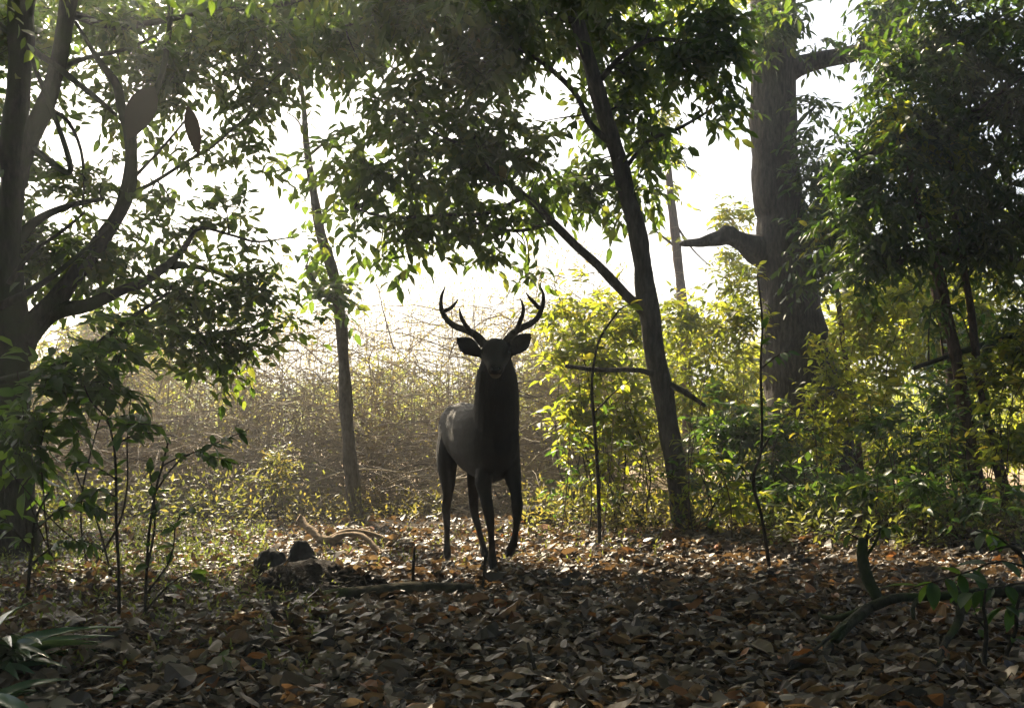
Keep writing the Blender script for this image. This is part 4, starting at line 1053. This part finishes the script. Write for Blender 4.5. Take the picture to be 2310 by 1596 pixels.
# hanging dead leaves
def hang_leaf(label, px, py, Y, size, mat, tint, tilt, ratio):
    rng = np.random.default_rng(int(px))
    me = leaf_shape('oval', mat, tint, rng, ratio, 7, .1, .35)
    o = bpy.data.objects.new('hanging_leaf', me); o.location = tuple(at(px, py, Y)); o.scale = (size,) * 3
    o.rotation_euler = (math.radians(80), math.radians(90 - tilt), 0); link(o)
    tag(o, label, 'leaf')
hang_leaf('single yellow dead leaf hanging from the long side branch above the stag', 1130, 368, 10.75, .21, 'yellow', .5, 8, .42)
hang_leaf('withered yellow brown leaf caught high in the leaning tree crown', 1082, 62, 10.8, .19, 'yellow', 0, -10, .5)
hang_leaf('large dark dried leaf wedged in the fork of the mossy tree', 348, 195, 8.85, .50, 'litter', .12, -28, .48)
hang_leaf('long dark dried leaf dangling free beside the mossy tree fork', 424, 240, 8.9, .42, 'litter', .2, 12, .3)

# ------------------------------------------------------------------ the stag
def loft(sections, ring=20):
    """sections: (centre, u half-axis vector, v half-axis vector)"""
    a = np.arange(ring) * 2 * math.pi / ring
    V = np.concatenate([np.asarray(c)[None] + np.cos(a)[:, None] * np.asarray(u)[None] + np.sin(a)[:, None] * np.asarray(v)[None] for c, u, v in sections])
    k = len(sections); f = []
    for j in range(k - 1):
        for s in range(ring):
            f.append([j * ring + s, j * ring + (s + 1) % ring, (j + 1) * ring + (s + 1) % ring, (j + 1) * ring + s])
    f.append(list(range(ring))[::-1]); f.append(list(range((k - 1) * ring, k * ring)))
    return V, f

def build_deer():
    import bmesh
    root = thing('deer', 'dark brown stag with three tined antlers standing alert and facing the camera', 'deer', (-.25, 8.8, 0))
    parts = []
    # torso
    Rr, Cc = np.array([-.545, 9.78]), np.array([-.075, 8.30])
    e = (Cc - Rr) / np.linalg.norm(Cc - Rr); lat = np.array([-e[1], e[0], 0.0])
    st = [(0, .05, 1.14, .09), (.04, .14, 1.14, .17), (.12, .195, 1.13, .235), (.25, .215, 1.11, .26), (.38, .225, 1.07, .28), (.52, .235, 1.04, .305), (.65, .232, 1.03, .32),
          (.77, .225, 1.03, .335), (.87, .205, 1.03, .32), (.95, .16, 1.04, .25), (1.0, .08, 1.05, .14)]
    q = resample(np.array(st), 26)
    parts.append(loft([(np.array([*(Rr + (Cc - Rr) * t), z]), lat * w, np.array([0, 0, hh])) for t, w, z, hh in q]))
    # neck with mane
    ne = np.array([(-.14, 8.66, 1.10, .19, .27), (-.128, 8.50, 1.22, .185, .27), (-.122, 8.38, 1.34, .178, .235), (-.120, 8.30, 1.45, .172, .20), (-.120, 8.245, 1.54, .160, .165), (-.120, 8.215, 1.62, .138, .14), (-.120, 8.20, 1.70, .105, .11), (-.12, 8.195, 1.745, .07, .08)])
    q = resample(ne, 22)
    T = nrm(np.gradient(q[:, :3], axis=0))
    parts.append(loft([(q[i, :3], np.array([q[i, 3], 0, 0]), np.cross(T[i], [1, 0, 0]) * q[i, 4]) for i in range(len(q))]))
    # head
    hd = np.array([(-.122, 8.27, 1.735, .06, .06), (-.122, 8.23, 1.74, .098, .085), (-.123, 8.165, 1.735, .112, .108), (-.124, 8.10, 1.708, .112, .112), (-.124, 8.02, 1.663, .088, .098), (-.124, 7.95, 1.622, .068, .080), (-.124, 7.895, 1.588, .061, .070), (-.124, 7.86, 1.568, .052, .058), (-.124, 7.84, 1.558, .026, .030)])
    q = resample(hd, 22); T = nrm(np.gradient(q[:, :3], axis=0))
    parts.append(loft([(q[i, :3], np.array([q[i, 3], 0, 0]), np.cross(T[i], [1, 0, 0]) * q[i, 4]) for i in range(len(q))]))
    # lower jaw
    jw = np.array([(-.124, 8.12, 1.62, .075, .055), (-.124, 8.0, 1.578, .055, .045), (-.124, 7.92, 1.545, .042, .034), (-.124, 7.885, 1.533, .020, .018)])
    q = resample(jw, 10); T = nrm(np.gradient(q[:, :3], axis=0))
    parts.append(loft([(q[i, :3], np.array([q[i, 3], 0, 0]), np.cross(T[i], [1, 0, 0]) * q[i, 4]) for i in range(len(q))]))
    # brow ridges and pedicles
    for s in (-1, 1):
        c = np.array([-.123 + s * .075, 8.13, 1.768]); parts.append(loft([(c + np.array([0, dy, dz]), np.array([w, 0, 0]), np.array([0, 0, w * .8])) for dy, dz, w in ((.06, .0, .012), (.035, .004, .03), (0, 0, .036), (-.035, -.012, .03), (-.06, -.03, .012))]))
        pc = np.array([-.123 + s * .078, 8.19, 1.775]); parts.append(loft([(pc + np.array([s * .012 * i, 0, .022 * i]), np.array([.030, 0, 0]), np.array([0, .030, 0])) for i in range(4)]))
    # ears
    for (b, t) in ((at(1083, 799, 8.2), at(1033, 765, 8.12)), (at(1149, 798, 8.2), at(1194, 755, 8.12))):
        ax = t - b; L = np.linalg.norm(ax); ax = ax / L
        fw = np.array([0, -1.0, 0]); wv = nrm(np.cross(ax, fw)); th = nrm(np.cross(wv, ax))
        ss = np.array([(-.12, .024, .024), (.05, .032, .026), (.20, .050, .020), (.40, .070, .015), (.58, .075, .013), (.76, .064, .012), (.92, .042, .010), (1.03, .020, .008), (1.09, .008, .006)])
        parts.append(loft([(b + ax * L * s, wv * w, th * d) for s, w, d in ss]))
    # legs: (px, py, Y, half width, half depth)
    legs = [
        [(1108, 1000, 8.56, .085, .15), (1098, 1050, 8.50, .082, .12), (1090, 1085, 8.46, .070, .090), (1094, 1115, 8.43, .055, .064), (1101, 1150, 8.39, .046, .050), (1104, 1172, 8.38, .040, .044), (1107, 1200, 8.36, .028, .033), (1109, 1235, 8.34, .027, .032), (1110, 1260, 8.33, .037, .040), (1111, 1276, 8.30, .036, .040), (1112, 1283, 8.275, .042, .050), (1112, 1292, 8.265, .044, .056)],
        [(1150, 1000, 8.58, .080, .15), (1152, 1050, 8.52, .080, .12), (1158, 1085, 8.45, .066, .085), (1163, 1110, 8.40, .048, .060), (1166, 1135, 8.35, .047, .050), (1166, 1155, 8.345, .042, .046), (1165, 1180, 8.38, .029, .034), (1161, 1208, 8.42, .028, .033), (1157, 1226, 8.45, .039, .041), (1152, 1238, 8.48, .038, .040), (1150, 1246, 8.50, .042, .046), (1148, 1252, 8.51, .030, .036)],
        [(1022, 960, 9.50, .12, .20), (1012, 1010, 9.46, .110, .19), (1008, 1050, 9.42, .090, .15), (1010, 1085, 9.44, .070, .100), (1010, 1115, 9.50, .046, .066), (1006, 1142, 9.56, .044, .056), (1007, 1165, 9.54, .037, .044), (1008, 1195, 9.50, .028, .034), (1008, 1225, 9.46, .028, .033), (1008, 1243, 9.44, .038, .041), (1008, 1256, 9.40, .038, .042), (1008, 1261, 9.38, .044, .052), (1008, 1269, 9.37, .046, .058)],
        [(1078, 960, 9.40, .11, .19), (1078, 1010, 9.34, .105, .18), (1074, 1050, 9.28, .085, .14), (1070, 1085, 9.28, .066, .092), (1068, 1115, 9.33, .050, .062), (1068, 1142, 9.36, .043, .054), (1072, 1165, 9.31, .037, .043), (1080, 1195, 9.22, .028, .034), (1088, 1225, 9.13, .028, .033), (1092, 1242, 9.08, .038, .041), (1096, 1255, 9.04, .038, .042), (1097, 1260, 9.03, .042, .050), (1098, 1267, 9.02, .044, .056)],
    ]
    hoof_pts = []
    for lg in legs:
        A = np.array([[*at(a, b, y), w, d] for a, b, y, w, d in lg])
        q = resample(A, 40)
        parts.append(loft([(p[:3], np.array([p[3], 0, 0]), np.array([0, p[4], 0])) for p in q], 16))
        hoof_pts.append(A[-3:])
    # tail
    tl = np.array([(-.545, 9.80, 1.24, .03), (-.55, 9.86, 1.16, .035), (-.55, 9.87, 1.05, .03), (-.55, 9.86, .96, .012)])
    q = resample(tl, 10); parts.append(loft([(p[:3], np.array([p[3], 0, 0]), np.array([0, p[3], 0])) for p in q], 12))
    bm = bmesh.new()
    for V, f in parts:
        vs = [bm.verts.new(tuple(p)) for p in V]
        for fc in f:
            bm.faces.new([vs[i] for i in fc])
    bmesh.ops.recalc_face_normals(bm, faces=bm.faces)
    me0 = bpy.data.meshes.new('deer_raw'); bm.to_mesh(me0); bm.free()
    tmp = bpy.data.objects.new('deer_raw', me0); COL.objects.link(tmp)
    r = tmp.modifiers.new('r', 'REMESH'); r.mode = 'VOXEL'; r.voxel_size = .0095; r.use_smooth_shade = True
    s = tmp.modifiers.new('s', 'SMOOTH'); s.factor = .5; s.iterations = 5
    dg = bpy.context.evaluated_depsgraph_get()
    me = bpy.data.meshes.new_from_object(tmp.evaluated_get(dg))
    bpy.data.objects.remove(tmp); bpy.data.meshes.remove(me0)
    me.name = 'body'
    n = len(me.vertices)
    co = np.zeros(n * 3, np.float32); me.vertices.foreach_get('co', co); co = co.reshape(-1, 3)
    no = np.zeros(n * 3, np.float32); me.vertices.foreach_get('normal', no); no = no.reshape(-1, 3)
    # coarse muscle relief on flank and shoulder
    rel = .003 * np.sin(co[:, 1] * 11 + co[:, 2] * 5) * np.sin(co[:, 2] * 7 + 1) * ((co[:, 2] > .8) & (co[:, 2] < 1.35))
    rel += .0012 * np.sin(co[:, 1] * 21 + co[:, 2] * 9) * ((co[:, 2] > .8) & (co[:, 2] < 1.45))
    co = co + no * rel[:, None]
    me.vertices.foreach_set('co', co.ravel())
    # coat colours: rusty lower legs, pale chin, grizzled rest
    t = .33 + .10 * np.sin(co[:, 1] * 17 + co[:, 2] * 23) * np.sin(co[:, 2] * 13)
    t = np.where(co[:, 2] < .62, t + .28 * np.clip((.62 - co[:, 2]) / .25, 0, 1), t)
    t = np.where((co[:, 1] < 7.97) & (co[:, 2] < 1.545) & (co[:, 2] > 1.48), .92, t)
    t = np.where((co[:, 2] < .10) & (co[:, 1] > 0), .1, t)
    a = me.attributes.new('tint', 'FLOAT', 'POINT'); a.data.foreach_set('value', t.astype(np.float32))
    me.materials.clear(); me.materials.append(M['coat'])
    me.polygons.foreach_set('use_smooth', np.ones(len(me.polygons), bool)); me.update()
    body = link(bpy.data.objects.new('body', me), root)
    # coat hair: short blades lying along the body, longer on the neck
    rng = np.random.default_rng(5)
    idx = rng.integers(0, n, 26000)
    P, Nn = co[idx], no[idx]
    ln = np.full(len(idx), .018)
    neck = (P[:, 2] > 1.05) & (P[:, 2] < 1.62) & (P[:, 1] < 8.75) & (P[:, 1] > 8.02)
    ln = np.where(neck, rng.uniform(.035, .085, len(idx)), rng.uniform(.012, .022, len(idx)))
    keep = ((P[:, 2] < 1.62) | (rng.uniform(size=len(idx)) < .35)) & ((P[:, 2] > .45) | (rng.uniform(size=len(idx)) < .5)) & ~((P[:, 1] < 8.0) & (P[:, 2] > 1.3))
    P, Nn, ln = P[keep], Nn[keep], ln[keep]
    flow = np.array([0, .3, -1.0]) + rng.normal(0, .25, P.shape)
    flow = nrm(flow - (flow * Nn).sum(1, keepdims=True) * Nn) + Nn * rng.uniform(.12, .4, (len(P), 1))
    w = nrm(np.cross(flow, Nn)) * .0016
    V = np.stack([P - w, P + w, P + nrm(flow) * ln[:, None]], 1).reshape(-1, 3)
    g = Geo(); g.add(V, np.arange(len(P) * 3).reshape(-1, 3), np.repeat(rng.uniform(.25, .55, len(P)), 3))
    o = g.obj('fur', M['coat'], root); o['kind'] = 'stuff'
    # antlers
    def antler(beams):
        g = Geo()
        for pp in beams:
            P = np.array([at(a, b, y) for a, b, y, r_ in pp]); R = np.array([r_ / F * y for a, b, y, r_ in pp])
            gg, q = stem_geo(P, R, 12, .035, 0, n=30)
            base = g.n
            for vv, tt in zip(gg.v, gg.t): g.v.append(vv); g.t.append(tt)
            for ff, mi in gg.f: g.f.append((ff + base, mi))
            g.n += gg.n
        o = g.obj('antler', M['antler'], root)
    antler([
        [(1093, 778, 8.19, 10.5), (1084, 767, 8.19, 10), (1068, 753, 8.20, 8.6), (1048, 744, 8.22, 7.6), (1025, 735, 8.25, 6.8), (1007, 720, 8.27, 6.3), (997, 702, 8.27, 6), (994, 684, 8.25, 4.8), (997, 664, 8.21, 3.4), (1004, 646, 8.16, .9)],
        [(1064, 753, 8.19, 6.5), (1052, 736, 8.12, 5.5), (1042, 720, 8.06, 4.6), (1038, 707, 8.02, 3.3), (1036, 695, 8.0, .8)],
        [(998, 703, 8.27, 5), (1014, 696, 8.23, 4.6), (1025, 686, 8.20, 3.4), (1034, 673, 8.17, .8)]])
    antler([
        [(1137, 778, 8.19, 10.5), (1144, 767, 8.19, 10), (1157, 752, 8.20, 8.6), (1176, 739, 8.22, 7.6), (1194, 731, 8.25, 6.8), (1210, 719, 8.27, 6.3), (1219, 702, 8.27, 6), (1225, 682, 8.25, 5), (1225, 664, 8.21, 3.6), (1219, 645, 8.16, .9)],
        [(1166, 745, 8.19, 6.5), (1172, 727, 8.12, 5.6), (1179, 708, 8.06, 4.8), (1180, 692, 8.02, 3.8), (1173, 672, 8.0, .9)],
        [(1216, 695, 8.27, 5), (1204, 682, 8.23, 4.6), (1194, 671, 8.20, 3.4), (1185, 659, 8.17, .8)]])
    # eyes, nose, nostrils, hooves
    def ball(nm, c, r, mat):
        b = bmesh.new(); bmesh.ops.create_icosphere(b, subdivisions=2, radius=1)
        for v in b.verts: v.co = Vector((v.co.x * r[0], v.co.y * r[1], v.co.z * r[2]))
        for f in b.faces: f.smooth = True
        m = bpy.data.meshes.new(nm); b.to_mesh(m); b.free(); m.materials.append(M[mat])
        o = bpy.data.objects.new(nm, m); o.location = c; return link(o, root)
    for s in (-1, 1): ball('eye', (-.123 + s * .096, 8.075, 1.722), (.019, .019, .019), 'eye')
    nose = ball('nose', (-.124, 7.858, 1.577), (.046, .030, .036), 'nose')
    for s in (-1, 1):
        nn = ball('nostril', (-.124 + s * .026, 7.836, 1.583), (.011, .009, .014), 'eye')
    for lg in legs:
        (px, py, Y, w, d), (_, py0, Y0, _, _) = lg[-1], lg[-3]
        b, t = at(px, py, Y), at(lg[-3][0], py0, Y0)
        for s in (-1, 1):      # cloven: two toes
            V, f = loft([(t + np.array([s * w * .42, 0, 0]), np.array([w * .45, 0, 0]), np.array([0, d * .85, 0])),
                         ((t + b) / 2 + np.array([s * w * .48, -.008, 0]), np.array([w * .50, 0, 0]), np.array([0, d * 1.05, 0])),
                         (b + np.array([s * w * .52, -.018, -.003]), np.array([w * .50, 0, 0]), np.array([0, d * 1.18, 0]))], 12)
            g = Geo(); quads = np.array([x for x in f if len(x) == 4]); g.add(V, quads)
            for x in f:
                if len(x) != 4: g.f.append((np.array([x]), 0))
            g.obj('hoof', M['hoof'], root)
    return root
build_deer()

# ------------------------------------------------------------------ haze
def haze():
    import bmesh
    bm = bmesh.new(); bmesh.ops.create_cube(bm, size=2)
    for v in bm.verts: v.co = Vector((v.co.x * 420, v.co.y * 245 + 175, 9 + v.co.z * 11))
    me = bpy.data.meshes.new('haze'); bm.to_mesh(me); bm.free()
    m, N, L = new_mat('haze')
    pv = N.new('ShaderNodeVolumePrincipled')
    pv.inputs['Color'].default_value = (.86, .93, 1.0, 1)
    pv.inputs['Density'].default_value = HAZE_DENSITY
    pv.inputs['Anisotropy'].default_value = .76
    o = N.new('ShaderNodeOutputMaterial'); L.new(pv.outputs[0], o.inputs['Volume'])
    me.materials.append(m)
    ob = link(bpy.data.objects.new('haze', me))
    tag(ob, 'pale morning haze filling the air of the forest edge', 'haze', kind='stuff')
haze()
